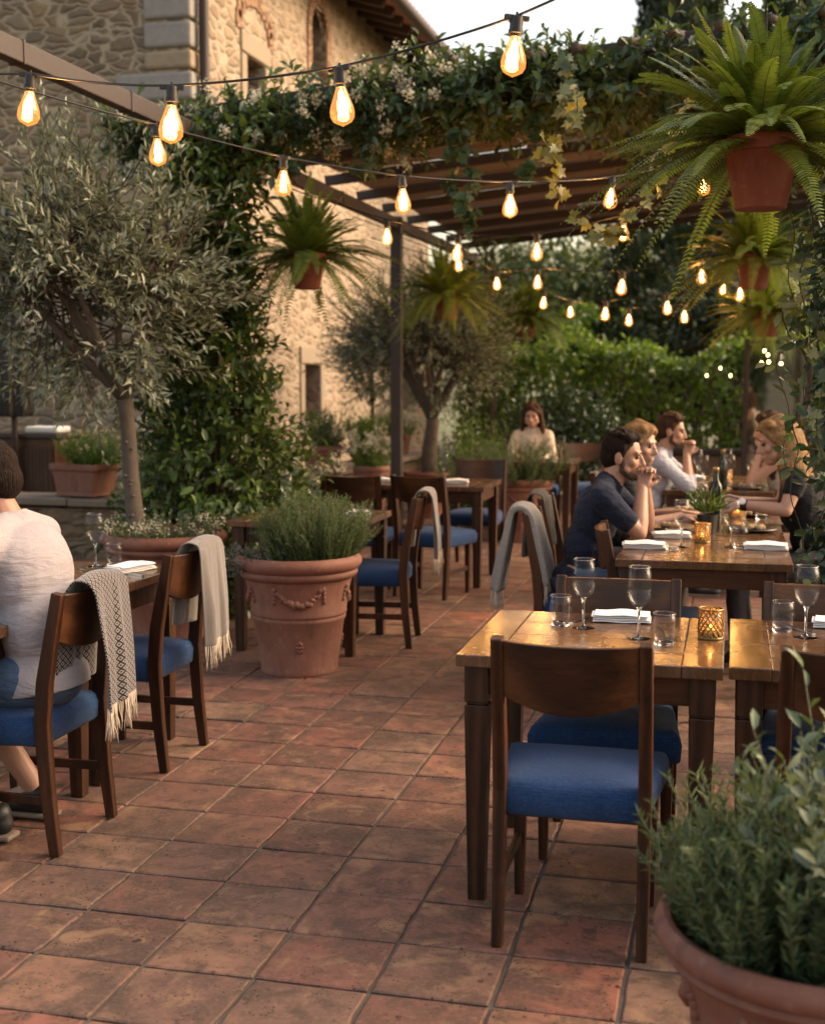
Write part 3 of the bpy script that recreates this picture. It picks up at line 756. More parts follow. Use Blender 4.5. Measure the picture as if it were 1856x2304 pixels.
chair(-1.42, 13.3, 200, 'small empty wooden chair at the far table next to the lone woman')

# ================================================================== tables
def make_table(w, d, name='dining_table'):
    root = thing(name, 'x', 'table'); h = .756; t = .036
    mb = MB(); ew = .115; A = []
    def pl(c, s):
        mb.box(c, s); A.extend([rng.random()] * 6)
    pl((-w / 2 + ew / 2, 0, h - t / 2), (ew, d, t)); pl((w / 2 - ew / 2, 0, h - t / 2), (ew, d, t))
    k = 4; iw = w - 2 * ew - .003; ws = rng.dirichlet([12] * k) * d; y = -d / 2
    for q in ws:
        pl((0, y + q / 2, h - t / 2 + rng.normal(0, .0006)), (iw, q - .002, t)); y += q
    o = mb.build('tabletop', MAT['planks'], root, bevel=.003)
    at = o.data.attributes.new('rnd', 'FLOAT', 'FACE'); at.data.foreach_set('value', A)
    mb = MB()
    for s in (-1, 1):
        mb.box((0, s * (d / 2 - .055), h - t - .045), (w - .16, .024, .09)); mb.box((s * (w / 2 - .055), 0, h - t - .045), (.024, d - .16, .09))
    mb.build('apron', MAT['wood_x'], root, bevel=.002)
    for sx in (-1, 1):
        for sy in (-1, 1):
            mb = MB(); x, y = sx * (w / 2 - .058), sy * (d / 2 - .055); a = .072
            mb.box((x, y, h - t - .055), (a, a, .11)); mb.box((x, y, h - t - .1145), (a - .012, a - .012, .009))
            mb.sweep_rect([(x, y, h - t - .119), (x, y, 0)], [(a, a), (.05, .05)], (1, 0, 0)); mb.build('leg', MAT['wood_table'], root, bevel=.003)
    return root
tab0 = make_table(.765, .755); tab0.location = (-.385, 4.03, 0)
TG = 'dark plank dining tables with tapered legs'
tag(tab0, 'square plank table with glossy top, nearest of all, holding candle and two wine glasses', 'table', TG)
dup(tab0, (.395, 4.05, 0), 0, 'plank table butted against the right edge of the candle table', TG)
dup(tab0, (-2.665, 4.75, 0), 0, 'plank table in front of the olive tree pot, laid with one wine glass', TG)
dup(tab0, (-2.665, 3.965, 0), PI, 'plank table where the white shirted diner sits', TG)
dup(tab0, (-2.37, 7.18, 0), 0, 'plank table half hidden behind the garlanded rosemary pot', TG)
dup(tab0, (-2.13, 9.68, 0), 0, 'plank table with visible corner by the steel post and lavender pot', TG)
dup(tab0, (-2.91, 9.68, 0), PI, 'plank table directly behind the steel post chair, joined to its neighbour', TG)
dup(tab0, (-.105, 6.15, 0), 0, 'plank table with candle and two folded napkins at the near end of the long row', TG)
dup(tab0, (-.105, 6.925, 0), PI, 'plank table with plates between the navy T-shirt diner and the woman with wristwatch', TG)
dup(tab0, (-.075, 7.70, 0), 0, 'plank table with tall bottle behind the plates', TG)
dup(tab0, (-.075, 9.75, 0), 0, 'plank table before the bearded diner in pale blue', TG)
dup(tab0, (-.075, 10.53, 0), PI, 'plank table at the far end of the long row', TG)
dup(tab0, (-1.82, 12.5, 0), 0, 'plank table of the lone woman in white near the hedge', TG)

# ================================================================== tableware
def make_wine():
    r = thing('wine_glass', 'x', 'wine glass')
    mb = MB(); mb.lathe([(.0, .0), (.037, .0), (.0375, .0012), (.030, .003), (.012, .0055), (.0045, .012), (.0036, .03), (.0036, .08), (.0055, .092), (.010, .099), (0, .100)], 28)
    mb.build('stem', MAT['glass_solid'], r, smooth=True, auto=60)
    mb = MB(); mb.lathe([(.009, .0985), (.022, .108), (.034, .124), (.0405, .145), (.041, .162), (.0385, .19), (.034, .226)], 32)
    o = mb.build('bowl', MAT['glass'], r, smooth=True); o.data.polygons.foreach_get
    mb = MB(); mb.tube([(.034 * math.cos(a), .034 * math.sin(a), .226) for a in [2 * PI * k / 32 for k in range(33)]], .0012, 6, False); mb.build('rim', MAT['glass_solid'], r, smooth=True)
    return r
def make_tumbler():
    r = thing('water_tumbler', 'x', 'tumbler')
    mb = MB(); mb.lathe([(0, 0), (.026, 0), (.030, .004), (.031, .012), (.028, .014), (0, .013)], 28); mb.build('base', MAT['glass_solid'], r, smooth=True, auto=50)
    mb = MB(); mb.lathe([(.031, .008), (.036, .03), (.0385, .05), (.0375, .075), (.034, .099)], 32); mb.build('wall', MAT['glass'], r, smooth=True)
    mb = MB(); mb.tube([(.034 * math.cos(a), .034 * math.sin(a), .099) for a in [2 * PI * k / 32 for k in range(33)]], .001, 6, False); mb.build('rim', MAT['glass_solid'], r, smooth=True)
    return r
def make_napkin():
    r = thing('folded_napkin', 'x', 'napkin'); mb = MB(); NX, NY = 12, 8
    for lay in range(4):
        z0 = .003 + lay * .0068; dx, dy = rng.normal(0, .003, 2); w, d = .19 - lay * .003, .105 - lay * .002; th = .0052; idx = {}
        for s in (0, 1):
            for i in range(NX + 1):
                for j in range(NY + 1):
                    u, v = i / NX, j / NY; e = min(1, min(v, 1 - v) * 7, ) ** .5
                    bulge = .006 * math.sin(PI * u) * math.sin(PI * v) * (lay + 1) / 3 + .0015 * math.sin(9 * u + lay)
                    idx[s, i, j] = len(mb.v); mb.v.append(((u - .5) * w + dx, (v - .5) * d + dy, z0 + bulge + (th * e if s else th * .4 * (1 - e))))
        for i in range(NX):
            for j in range(NY):
                mb.f.append([idx[1, i, j], idx[1, i + 1, j], idx[1, i + 1, j + 1], idx[1, i, j + 1]]); mb.f.append([idx[0, i, j], idx[0, i, j + 1], idx[0, i + 1, j + 1], idx[0, i + 1, j]])
            mb.f.append([idx[0, i, 0], idx[0, i + 1, 0], idx[1, i + 1, 0], idx[1, i, 0]]); mb.f.append([idx[0, i, NY], idx[1, i, NY], idx[1, i + 1, NY], idx[0, i + 1, NY]])
        for j in range(NY):
            mb.f.append([idx[0, 0, j], idx[1, 0, j], idx[1, 0, j + 1], idx[0, 0, j + 1]]); mb.f.append([idx[0, NX, j], idx[0, NX, j + 1], idx[1, NX, j + 1], idx[1, NX, j]])
    mb.mi = [0] * len(mb.f)
    mb.build('cloth', MAT['white_cloth'], r, smooth=True, auto=50); return r
def make_fork():
    r = thing('fork', 'x', 'fork'); mb = MB()
    mb.sweep_rect([(0, -.10, .003), (0, -.03, .008), (0, .03, .006), (0, .05, .004)], [(.012, .0025), (.006, .003), (.007, .003), (.022, .002)], (1, 0, 0))
    for k in range(4): mb.sweep_rect([((k - 1.5) * .006, .05, .004), ((k - 1.5) * .006, .08, .007), ((k - 1.5) * .006, .098, .004)], [(.0032, .0018)] * 3, (1, 0, 0))
    mb.build('metal', MAT['silver'], r); return r
def make_knife():
    r = thing('knife', 'x', 'knife'); mb = MB(); mb.sweep_rect([(0, -.11, .004), (0, -.02, .004)], [(.012, .006), (.013, .006)], (1, 0, 0)); mb.build('handle', MAT['silver'], r)
    mb = MB(); mb.sweep_rect([(0, -.02, .004), (.002, .06, .004), (-.004, .11, .004)], [(.015, .002), (.018, .002), (.004, .001)], (1, 0, 0)); mb.build('blade', MAT['silver'], r); return r
def make_plate():
    r = thing('dinner_plate', 'x', 'plate'); mb = MB(); mb.lathe([(0, .0), (.08, .0), (.125, .012), (.135, .018), (.133, .021), (.085, .007), (0, .006)], 36); mb.build('dish', MAT['plate'], r, smooth=True, auto=50)
    mb = MB()
    for k in range(7):
        a = rng.random() * 6.28; q = rng.random() * .05; mb.ell((q * math.cos(a), q * math.sin(a), .022), (rng.uniform(.015, .03), rng.uniform(.015, .03), .018))
    mb.build('food', MAT['food'], r, smooth=True); return r
def point(name, loc, energy, parent=None, col=(1, .58, .24), rad=.02):
    l = bpy.data.lights.new(name, 'POINT'); l.energy = energy; l.color = col; l.shadow_soft_size = rad
    o = link(bpy.data.objects.new(name, l)); o.location = loc
    if parent is not None: o.parent = parent
    return o
def make_candle():
    r = thing('candle_holder', 'x', 'candle holder'); mb = MB(); rad, h = .0375, .096
    for s in (-1, 1):
        for k in range(14):
            a0 = 2 * PI * k / 14
            mb.tube([(rad * math.cos(a0 + s * t * 1.9), rad * math.sin(a0 + s * t * 2.4), .004 + t * (h - .008)) for t in [i / 14 for i in range(15)]], .0024, 5, False)
    for z in (.004, h - .003):
        mb.tube([(rad * math.cos(a), rad * math.sin(a), z) for a in [2 * PI * k / 28 for k in range(29)]], .003, 6, False)
    mb.lathe([(0, 0), (rad, 0), (rad, .003), (0, .003)], 28); mb.build('lattice', MAT['brass'], r, smooth=True)
    g = G('amber_glass'); t = g.n('BsdfTransparent', {'Color': (.75, .52, .27)}); tl = g.n('BsdfTranslucent', {'Color': (.22, .14, .07)}); gl = g.n('BsdfGlossy', {'Roughness': .1})
    a = g.n('MixShader', {0: .55}); g.nt.links.new(t.outputs[0], a.inputs[1]); g.nt.links.new(tl.outputs[0], a.inputs[2])
    b = g.n('MixShader', {0: .1}); g.nt.links.new(a.outputs[0], b.inputs[1]); g.nt.links.new(gl.outputs[0], b.inputs[2])
    MAT['amber'] = g.done(b)
    mb = MB(); mb.lathe([(.0345, .004), (.0345, h - .004)], 28); mb.build('glass_liner', MAT['amber'], r, smooth=True)
    mb = MB(); mb.lathe([(0, .004), (.022, .004), (.022, .028), (0, .027)], 20); c = mb.build('candle', MAT['wax'], r, smooth=True, auto=50)
    mb = MB(); mb.lathe([(0, .030), (.004, .035), (.0045, .040), (.002, .050), (0, .056)], 10); mb.build('flame', MAT['flame'], c, smooth=True)
    return r
PROTO = {}
def ware(kind, fn, x, y, rot, label, z=.756, sc=1.0, group=None):
    grp = group or {'wine': 'stemmed wine glasses on the tables', 'tumb': 'water tumblers on the tables', 'nap': 'folded white napkins', 'fork': 'steel forks', 'knife': 'steel knives', 'plate': 'dark plates on the long table', 'candle': 'lattice candle holders'}[kind]
    if kind not in PROTO:
        o = PROTO[kind] = fn(); o.location = (x, y, z); o.rotation_euler = (0, 0, R(rot)); o.scale = (sc,) * 3; o['label'] = label; o['group'] = grp; return o
    return dup(PROTO[kind], (x, y, z), R(rot), label, grp, sc)
wine = lambda *a, **k: ware('wine', make_wine, *a, **k)
tumb = lambda *a, **k: ware('tumb', make_tumbler, *a, **k)
nap = lambda *a, **k: ware('nap', make_napkin, *a, **k)
fork = lambda *a, **k: ware('fork', make_fork, *a, **k)
knife = lambda *a, **k: ware('knife', make_knife, *a, **k)
plate = lambda *a, **k: ware('plate', make_plate, *a, **k)
candle = lambda *a, **k: ware('candle', make_candle, *a, **k)
# nearest tables
wine(-.448, 4.139, 0, 'tall wine glass beside the spoon and tumbler at the back left of the candle table')
wine(-.262, 4.010, 0, 'tall wine glass standing just behind the nearest chair back, before the folded napkin')
tumb(-.526, 4.169, 0, 'squat tumbler at the far left of the candle table')
tumb(-.181, 3.929, 0, 'squat tumbler nearest us, between chair post and lattice candle holder')
nap(-.338, 4.305, 3, 'white folded napkin lying between the two wine glasses of the candle table')
fork(-.19, 4.14, 8, 'fork seen through the tumbler nearest the candle holder')
knife(-.485, 4.25, -20, 'dark knife lying behind the tumbler at the far left of the candle table')
candle(-.045, 4.075, 0, 'brass lattice candle holder glowing on the nearest table edge')
tumb(.175, 4.228, 0, 'squat tumbler on the second front table beside the ivy')
wine(.242, 4.151, 0, 'tall wine glass on the second front table beside the ivy')
nap(.372, 4.36, -5, 'white folded napkin cut by the frame on the second front table')
knife(.215, 4.29, 30, 'knife lying behind the tumbler on the second front table')
# table in front of the olive pot
wine(-2.628, 5.008, 0, 'wine glass in front of the olive tree trunk')
tumb(-2.552, 5.030, 0, 'tumbler in front of the olive tree pot rim')
nap(-2.43, 4.93, 70, 'white folded napkin beside the chair with the pale fringed throw', sc=1.05)
fork(-2.60, 4.86, 40, 'fork lying beneath the wine glass at the olive tree table')
knife(-2.40, 4.84, 62, 'knife beside the napkin at the olive tree table')
# table behind the rosemary pot
wine(-2.57, 7.30, 0, 'wine glass rising behind the rosemary, first of two')
wine(-2.36, 7.19, 0, 'wine glass rising behind the rosemary, next to the tumbler')
tumb(-2.24, 7.10, 0, 'tumbler behind the rosemary pot plant')
nap(-2.13, 7.22, 60, 'white napkin on the table behind the rosemary')
# table at the steel post
wine(-2.16, 9.82, 0, 'wine glass behind the chair with its back to us by the steel post')
wine(-2.98, 9.78, 0, 'wine glass in front of the low wall left of the steel post')
nap(-2.62, 9.60, 10, 'white napkin at the foot of the steel post')
nap(-2.02, 9.62, 10, 'white napkin beside the chair with its back to us')
# long row
nap(-.385, 6.17, 4, 'thick folded napkin at the corner beside the pushed in chair', sc=1.05)
nap(.175, 6.27, -2, 'thick folded napkin next to the ivy column', sc=1.05)
fork(-.27, 6.14, 5, 'fork between napkin and tumbler on the long row')
tumb(-.252, 6.123, 0, 'tumbler left of the glowing candle on the long row')
wine(-.215, 6.235, 0, 'wine glass left of the glowing candle on the long row')
candle(-.122, 6.46, 0, 'lattice candle holder glowing in the middle of the long row')
wine(.014, 6.292, 0, 'wine glass right of the glowing candle on the long row')
tumb(.055, 6.27, 0, 'tumbler right of the glowing candle on the long row')
plate(-.30, 6.95, 0, 'plate of food before the navy T-shirt diner')
plate(.12, 6.98, 40, 'plate of food before the woman with wristwatch')
nap(-.28, 6.62, 12, 'flat napkin under the elbows of the navy T-shirt diner')
wine(-.15, 7.28, 0, 'wine glass behind the small potted plant on the long row')
wine(.09, 7.30, 0, 'wine glass beside the bottle on the long row')
tumb(-.24, 7.45, 0, 'tumbler behind the plate of the navy T-shirt diner')
tumb(.18, 7.55, 0, 'tumbler behind the plate of the woman with wristwatch')
plate(.12, 7.75, 80, 'plate beyond the bottle on the long row')
plate(-.25, 7.85, 20, 'plate before the blond diner')
candle(.05, 7.62, 0, 'lattice candle holder beyond the bottle')
nap(-.33, 9.6, 0, 'white napkin before the bearded diner')
plate(.12, 9.62, 10, 'plate before the bare shouldered woman')
wine(-.19, 9.75, 0, 'wine glass before the bearded diner')
wine(.0, 9.85, 0, 'wine glass in the middle of the far row')
wine(.16, 9.95, 0, 'wine glass before the bare shouldered woman')
tumb(-.1, 9.95, 0, 'tumbler in the middle of the far row')
wine(-.25, 10.55, 0, 'wine glass on the far end of the long row, left one')
wine(-.02, 10.6, 0, 'wine glass on the far end of the long row, middle one')
wine(.2, 10.5, 0, 'wine glass on the far end of the long row, right one')
nap(-.28, 10.4, 0, 'white napkin on the far end of the long row')
candle(-.02, 10.2, 0, 'lattice candle holder on the far end of the long row')
nap(-1.75, 12.4, 0, 'white napkin on the lone woman table')
wine(-1.6, 12.6, 0, 'wine glass on the lone woman table')
for i, (x, y, s) in enumerate(((-.045, 4.075, .12), (-.122, 6.46, .16), (.05, 7.62, .2), (-.02, 10.2, .25))):
    point('candle_light', (x, y, .756 + .050), s, rad=.008)
def bottle(x, y, label, sc=1):
    r = thing('wine_bottle', label, 'bottle', (x, y, .756), sc=sc); mb = MB(); mb.lathe([(0, 0), (.036, 0), (.038, .005), (.038, .18), (.032, .205), (.016, .235), (.0145, .30), (0, .30)], 24); mb.build('body', MAT['bottle'], r, smooth=True, auto=50)
    mb = MB(); mb.lathe([(.0155, .275), (.017, .277), (.017, .30), (.0155, .302), (0, .3025)], 20); mb.build('cap', MAT['brass'], r, smooth=True, auto=50)
bottle(-.075, 7.42, 'dark wine bottle with golden cap in the middle of the long row')
bottle(-.05, 9.55, 'dark wine bottle with golden cap on the far row', .95)
# small potted plant on the long row
r = thing('table_plant', 'small green plant in black pot behind the glowing candle on the long row', 'potted plant', (-.105, 6.83, .756))
mb = MB(); mb.lathe([(0, 0), (.045, 0), (.055, .10), (.05, .10), (.045, .09), (0, .09)], 24); mb.build('pot', MAT['dark'], r, smooth=True, auto=50)
n = 160; d = nrm(rdir(n) * [1, 1, .6] + [0, 0, .8]); leaves('foliage', np.array([0, 0, .09]) + d * rng.uniform(.02, .12, (n, 1)) * [1, 1, 1.2], d, rdir(n), .05, .016, T_LANCE, MAT['climber'], r)

# ================================================================== throws over the chair backs
def blanket(label, loc, rot, x0, x1, outer, inner, mat, fringe=None, seed=0, flare=.02, drift=0.0, group='woollen throws over chair backs', fringe_in=None, amp=1.0, splay=0.0, thick=.007):
    r = thing('blanket', label, 'blanket', (loc[0], loc[1], 0), R(rot), group); rg = np.random.default_rng(seed)
    NU = 30; yt, zt = -.248, .884
    path = []
    nb = 14
    for i in range(nb): path.append((-.192 - .028 * (i / nb) + .0, zt - inner * (1 - i / nb), -1, inner * (1 - i / nb)))
    for i in range(7):
        a = PI * i / 6; path.append((yt - .02 + .040 * math.cos(a), zt + .022 * math.sin(a), 0, 0))
    no = 20
    for i in range(1, no + 1): path.append((yt - .064 - .012 * (i / no), zt - outer * i / no, 1, outer * i / no))
    NV = len(path); mb = MB(); ph = rg.random(4) * 6.28; uv = []
    Lacc = 0; prev = path[0]
    for j, (y, z, sd, dd) in enumerate(path):
        Lacc += math.hypot(y - prev[0], z - prev[1]); prev = (y, z)
        for i in range(NU + 1):
            u = i / NU; k = min(1, dd / .25); w = (x1 - x0) * (1 + flare * dd * 4)
            x = (x0 + x1) / 2 + drift * dd * sd + (u - .5) * w + .004 * math.sin(8 * u + ph[0]) * k
            f = (.012 * math.sin(2 * PI * 1.7 * u + ph[0] + dd * 1.5) + .007 * math.sin(2 * PI * 3.4 * u + ph[1]) + (.012 if u < .2 + .03 * math.sin(dd * 9) else 0)) * (.25 + .9 * k) * amp
            hump = .010 * math.sin(PI * u) + .004 * math.sin(6 * u + ph[2])
            edge = .018 * (1 - min(1, dd / (.0001 + (outer if sd > 0 else inner)))) * 0
            if sd > 0: yy = y - abs(f) * .6 - f * .5 - .006 * k
            elif sd < 0: yy = y + abs(f) * .5 + .004
            else: yy = y
            yy -= sd * splay * (dd / max(outer, inner)) ** 1.2
            zz = z + hump * (1 - k) + (rg.normal(0, .0008)) + (.022 * (u - .5) * k * (1 if sd > 0 else -1))
            mb.v.append((x, yy, zz)); uv.append((u * (x1 - x0) * 4, Lacc * 4))
    for j in range(NV - 1):
        for i in range(NU):
            a = j * (NU + 1) + i; mb.f.append([a, a + 1, a + NU + 2, a + NU + 1]); mb.mi.append(0)
    o = mb.build('wool', mat, r, smooth=True)
    ul = o.data.uv_layers.new(name='UVMap'); li = np.zeros(len(o.data.loops), np.int32); o.data.loops.foreach_get('vertex_index', li)
    ul.data.foreach_set('uv', np.array(uv)[li].ravel())
    s = o.modifiers.new('thick', 'SOLIDIFY'); s.thickness = thick; s.offset = 0
    ss = o.modifiers.new('soft', 'SUBSURF'); ss.levels = 1; ss.render_levels = 1
    if fringe:
        ends = [(NV - 1, 1)] + ([(0, -1)] if fringe_in else [])
        for (row, sg) in ends:
            mb = MB(); n = int(52 * (x1 - x0) / .24)
            for q in range(n):
                t = (q + .5) / n * NU; i0 = int(t); ft = t - i0; a = Vector(mb_v(o, row, i0, NU)); b = Vector(mb_v(o, row, min(NU, i0 + 1), NU)); p = a.lerp(b, ft)
                L = rg.uniform(.075, .105); dx, dy = rg.normal(0, .007, 2)
                mb.tube([p + Vector((0, 0, .01)), p + Vector((dx * .3, dy * .3, -L * .35)), p + Vector((dx * .9 + rg.normal(0, .003), dy, -L * .7)), p + Vector((dx * 1.2, dy * 1.3, -L))], [.0017, .0021, .0018, .0011], 5)
            mb.build('fringe', fringe, r, smooth=True)
    return r
def mb_v(o, row, i, NU): return o.data.vertices[row * (NU + 1) + i].co
blanket('charcoal and white diamond weave throw with cream fringe behind the white shirted diner', (-2.315, 3.905), 90, -.115, .135, .41, .34, MAT['blanket_dark'], MAT['fringe'], 3, .03)
blanket('pale grey twill throw with cream fringe on the chair before the olive tree pot', (-2.35, 4.825), 90, -.075, .165, .385, .33, MAT['blanket'], MAT['fringe'], 5, .035)
blanket('pale grey twill throw on the chair beyond the garlanded rosemary pot', (-1.99, 7.30), 96, -.09, .15, .37, .32, MAT['blanket'], MAT['fringe'], 8, .03)
blanket('grey wool throw with pale fringe behind the navy T-shirt diner', (-.755, 6.62), -90, -.03, .215, .42, .36, MAT['blanket_grey'], MAT['fringe'], 11, .06, .0, fringe_in=True, amp=2.4, splay=.05, thick=.032)
blanket('charcoal wool throw behind the blond diner', (-.80, 7.45), -90, -.05, .19, .36, .3, MAT['blanket_char'], None, 13, .04)

# ================================================================== pots
def make_pot(name, label, x, y, rt, h, mat, face=None, group='terracotta pots standing on the tiles', soil=.88):
    r = thing(name, label, 'plant pot', (x, y, 0), 0, group)
    P = [(0, 0), (.60, 0), (.615, .02), (.60, .04), (.66, .25), (.715, .44), (.735, .455), (.745, .475), (.735, .49), (.75, .50), (.76, .515), (.752, .53), (.80, .70), (.845, .80), (.87, .805), (.91, .82), (.935, .845), (.925, .865),
         (.915, .872), (.955, .885), (.99, .91), (1.0, .94), (.985, .97), (.94, .995), (.90, .99), (.87, .95), (.85, soil - .03), (0, soil - .03)]
    mb = MB(); mb.lathe([(a * rt, b * h) for a, b in P], 72); mb.build('pot', mat, r, smooth=True, auto=45)
    mb = MB(); mb.lathe([(0, soil * h - .004), (.4 * rt, soil * h), (.862 * rt, soil * h - .006)], 40)
    for k in range(120):
        a = rng.random() * 6.28; q = math.sqrt(rng.random()) * .8 * rt; mb.ell((q * math.cos(a), q * math.sin(a), soil * h), (.012, .012, .008), None, 6, 4)
    mb.build('soil', MAT['soil'], r, smooth=True)
    if face is not None:
        def on(a, z):   # point on the flared wall
            zz = z / h; rr = np.interp(zz, [.04, .25, .44, .53, .70, .80], [.60, .66, .715, .752, .80, .845]) * rt
            return Vector((rr * math.cos(a), rr * math.sin(a), z))
        for s in range(4):
            mb = MB(); a0 = face + s * PI / 2; wd = .46
            for k in range(19):
                t = k / 18 * 2 - 1; a = a0 + t * wd; z = h * (.615 + .13 * t * t); rr = .011 + .008 * (1 - t * t) + rng.normal(0, .002)
                mb.ell(on(a, z + rng.normal(0, .004)), (rr, rr, rr * .9), None, 8, 6)
                if k % 2: mb.ell(on(a + rng.normal(0, .02), z - .012), (rr * .7,) * 3, None, 8, 6)
            for sgn in (-1, 1):
                for k in range(4): mb.ell(on(a0 + sgn * (wd + .02 + .01 * k), h * (.745 - .035 * k)), (.012, .012, .016), None, 8, 6)
            mb.build('garland', mat, r, smooth=True); mb = MB()
            for k in range(8):
                t = 2 * PI * k / 8; mb.ell(on(a0 + .06 * math.cos(t), h * .26 + .025 * math.sin(t)), (.010,) * 3, None, 8, 6)
            mb.ell(on(a0, h * .26), (.012,) * 3, None, 8, 6)
            mb.build('rosette', mat, r, smooth=True)
    return r
make_pot('terracotta_pot', 'big terracotta pot with moulded garland relief, holding rosemary in the aisle', -2.215, 6.475, .338, .635, MAT['terra'], R(-71))
make_pot('terracotta_pot', 'wide terracotta pot at the foot of the olive tree beside the shirted diner', -3.28, 7.12, .375, .645, MAT['terra'], R(-66))
make_pot('terracotta_pot', 'terracotta pot full of lavender at the back, beyond the steel post table', -1.93, 12.2, .315, .60, MAT['terra'], R(-80))
make_pot('terracotta_pot', 'blurred terracotta pot cut by the corner, closest to us, with rosemary and sage', .195, 2.62, .325, .485, MAT['terra'], R(-95), soil=.86)
make_pot('terracotta_pot', 'terracotta pot under the second olive tree behind the steel post', -3.24, 14.0, .34, .52, MAT['terra'])
make_pot('terracotta_pot', 'small terracotta pot with white flowers by the second olive tree', -3.72, 13.3, .2, .62, MAT['terra'])

def square_planter(label, x, y, z, w, d, h, rot, relief=True):
    r = thing('square_planter', label, 'planter', (x, y, z), R(rot), 'square terracotta planters on the low wall'); mb = MB()
    def ring(s, zz): return [(-w / 2 * s, -d / 2 * s, zz), (w / 2 * s, -d / 2 * s, zz), (w / 2 * s, d / 2 * s, zz), (-w / 2 * s, d / 2 * s, zz)]
    prof = [(.80, 0), (.82, .012), (.80, .035), (.92, h * .78), (.98, h * .80), (1, h * .86), (1, h), (.90, h), (.88, h * .85)]
    vs = [p for s, zz in prof for p in ring(s, zz)]; fs = []
    for i in range(len(prof) - 1):
        for k in range(4): fs.append((i * 4 + k, i * 4 + (k + 1) % 4, i * 4 + 4 + (k + 1) % 4, i * 4 + 4 + k))
    fs.append((3, 2, 1, 0)); mb.add(vs, fs); mb.build('box', MAT['terra'], r, bevel=.008)
    mb = MB(); mb.box((0, 0, h * .86), (w * .87, d * .87, .01)); mb.build('soil', MAT['soil'], r)
    if relief:
        mb = MB()
        for k in range(14):
            t = 2 * PI * k / 14; s = np.interp(h * .42 + .06 * math.sin(t), [.035, h * .78], [.80, .92]); mb.ell((.035 * math.cos(t), -d / 2 * s, h * .42 + .06 * math.sin(t)), (.009, .006, .011), None, 8, 6)
        for k in range(5): mb.ell((0, -d / 2 * (.83 + .01 * k), h * (.18 + .12 * k)), (.008, .006, .014), None, 8, 6)
        mb.build('relief', MAT['terra'], r, smooth=True)
square_planter('square terracotta planter on the wall end behind the olive trunk', -5.50, 10.33, .52, .50, .36, .285, -12)
square_planter('square terracotta planter on the low wall below the slit window', -4.28, 13.35, .555, .42, .36, .26, 10)
square_planter('square terracotta planter on the low wall just left of the steel post', -4.22, 14.9, .555, .36, .34, .24, -4)
square_planter('square terracotta planter on the low wall behind the second olive tree', -4.25, 16.4, .555, .34, .32, .24, 0)

# ================================================================== plant kit
def twig_leaves(name, p0, p1, n_per, L, W, tpl, mat, parent=None, ang=(.7, 1.1), droop=0.0, lj=.25, t0=.08, curve=None, face=None, size_fall=.25, nup=.7):
    p0 = np.asarray(p0, float); p1 = np.asarray(p1, float); T = len(p0)
    t = np.tile(np.linspace(t0, 1, n_per), (T, 1)) + rng.normal(0, .25 / n_per, (T, n_per))
    d = p1 - p0; ln = np.linalg.norm(d, axis=1, keepdims=True); tan = d / np.maximum(ln, 1e-6)
    pos = p0[:, None] + d[:, None] * t[..., None]
    if curve is not None: pos = pos + np.asarray(curve)[:, None] * (t * (t - 1) * -4)[..., None]
    a = rng.uniform(0, 2 * PI, (T, 1)) + np.arange(n_per)[None] * 2.4 + rng.normal(0, .35, (T, n_per))
    ref = np.where(np.abs(tan[:, 2:3]) < .9, np.array([[0, 0, 1.]]), np.array([[1., 0, 0]]))
    u = nrm(np.cross(ref, tan)); v = np.cross(tan, u)
    per = u[:, None] * np.cos(a)[..., None] + v[:, None] * np.sin(a)[..., None]
    th = rng.uniform(ang[0], ang[1], (T, n_per))
    D = tan[:, None] * np.cos(th)[..., None] + per * np.sin(th)[..., None]; D[..., 2] -= droop
    N = rng.normal(0, .5, (T, n_per, 3)) + [0, 0, nup]; N = N + tan[:, None] * .5
    k = 1 - size_fall * np.clip(t, 0, 1)
    ll = L * k * (1 + rng.normal(0, lj, k.shape)).clip(.45, 1.6)
    return leaves(name, pos.reshape(-1, 3), D.reshape(-1, 3), N.reshape(-1, 3), ll.ravel(), (ll * W / L).ravel(), tpl, mat, parent)
def stems(name, p0, p1, r, mat, parent=None, curve=None, n=4):
    mb = MB()
    for i, (a, b) in enumerate(zip(p0, p1)):
        c = curve[i] if curve is not None else np.zeros(3); pts = [a + (b - a) * t + c * (-4 * t * (t - 1)) for t in (0, .33, .66, 1)]
        mb.tube(pts, [r, r * .85, r * .65, r * .35], n)
    return mb.build(name, mat, parent, smooth=True)
def tuft(name, label, cat, x, y, z, r, h, n, per, L, Wd, tpl, mat, spread=1.0, up=1.0, group=None, stem_mat='stem', ang=(.5, .95), rin=.8):
    """herb growing from a soil disc: many leafy stems leaning outwards"""
    root = thing(name, label, cat, (x, y, z), 0, group)
    a = rng.uniform(0, 2 * PI, n); q = np.sqrt(rng.random(n)) * rin
    p0 = np.stack([q * r * np.cos(a), q * r * np.sin(a), np.zeros(n)], 1)
    out = np.stack([np.cos(a) * q, np.sin(a) * q, np.zeros(n)], 1) * spread * r * 1.1
    hh = h * rng.uniform(.55, 1.05, n) * (1 - .28 * q ** 2)
    p1 = p0 + out + rng.normal(0, .12 * r, (n, 3)) * [1, 1, 0] + np.stack([0 * hh, 0 * hh, hh * up], 1)
    cv = np.stack([np.cos(a), np.sin(a), 0 * a], 1) * -.05 * r + rng.normal(0, .02, (n, 3))
    stems('stems', p0, p1, .0028, MAT[stem_mat], root, cv)
    twig_leaves('foliage', p0, p1, per, L, Wd, tpl, mat, root, ang=ang, curve=cv)
    return root, p1
HERB = 'herbs growing in the terracotta pots'
tuft('rosemary_bush', 'feathery rosemary bush growing in the garlanded pot in the aisle', 'rosemary', -2.13, 6.49, .55, .245, .40, 500, 52, .030, .005, T_LANCE, MAT['rosemary_fresh'], .62, 1.0, HERB)
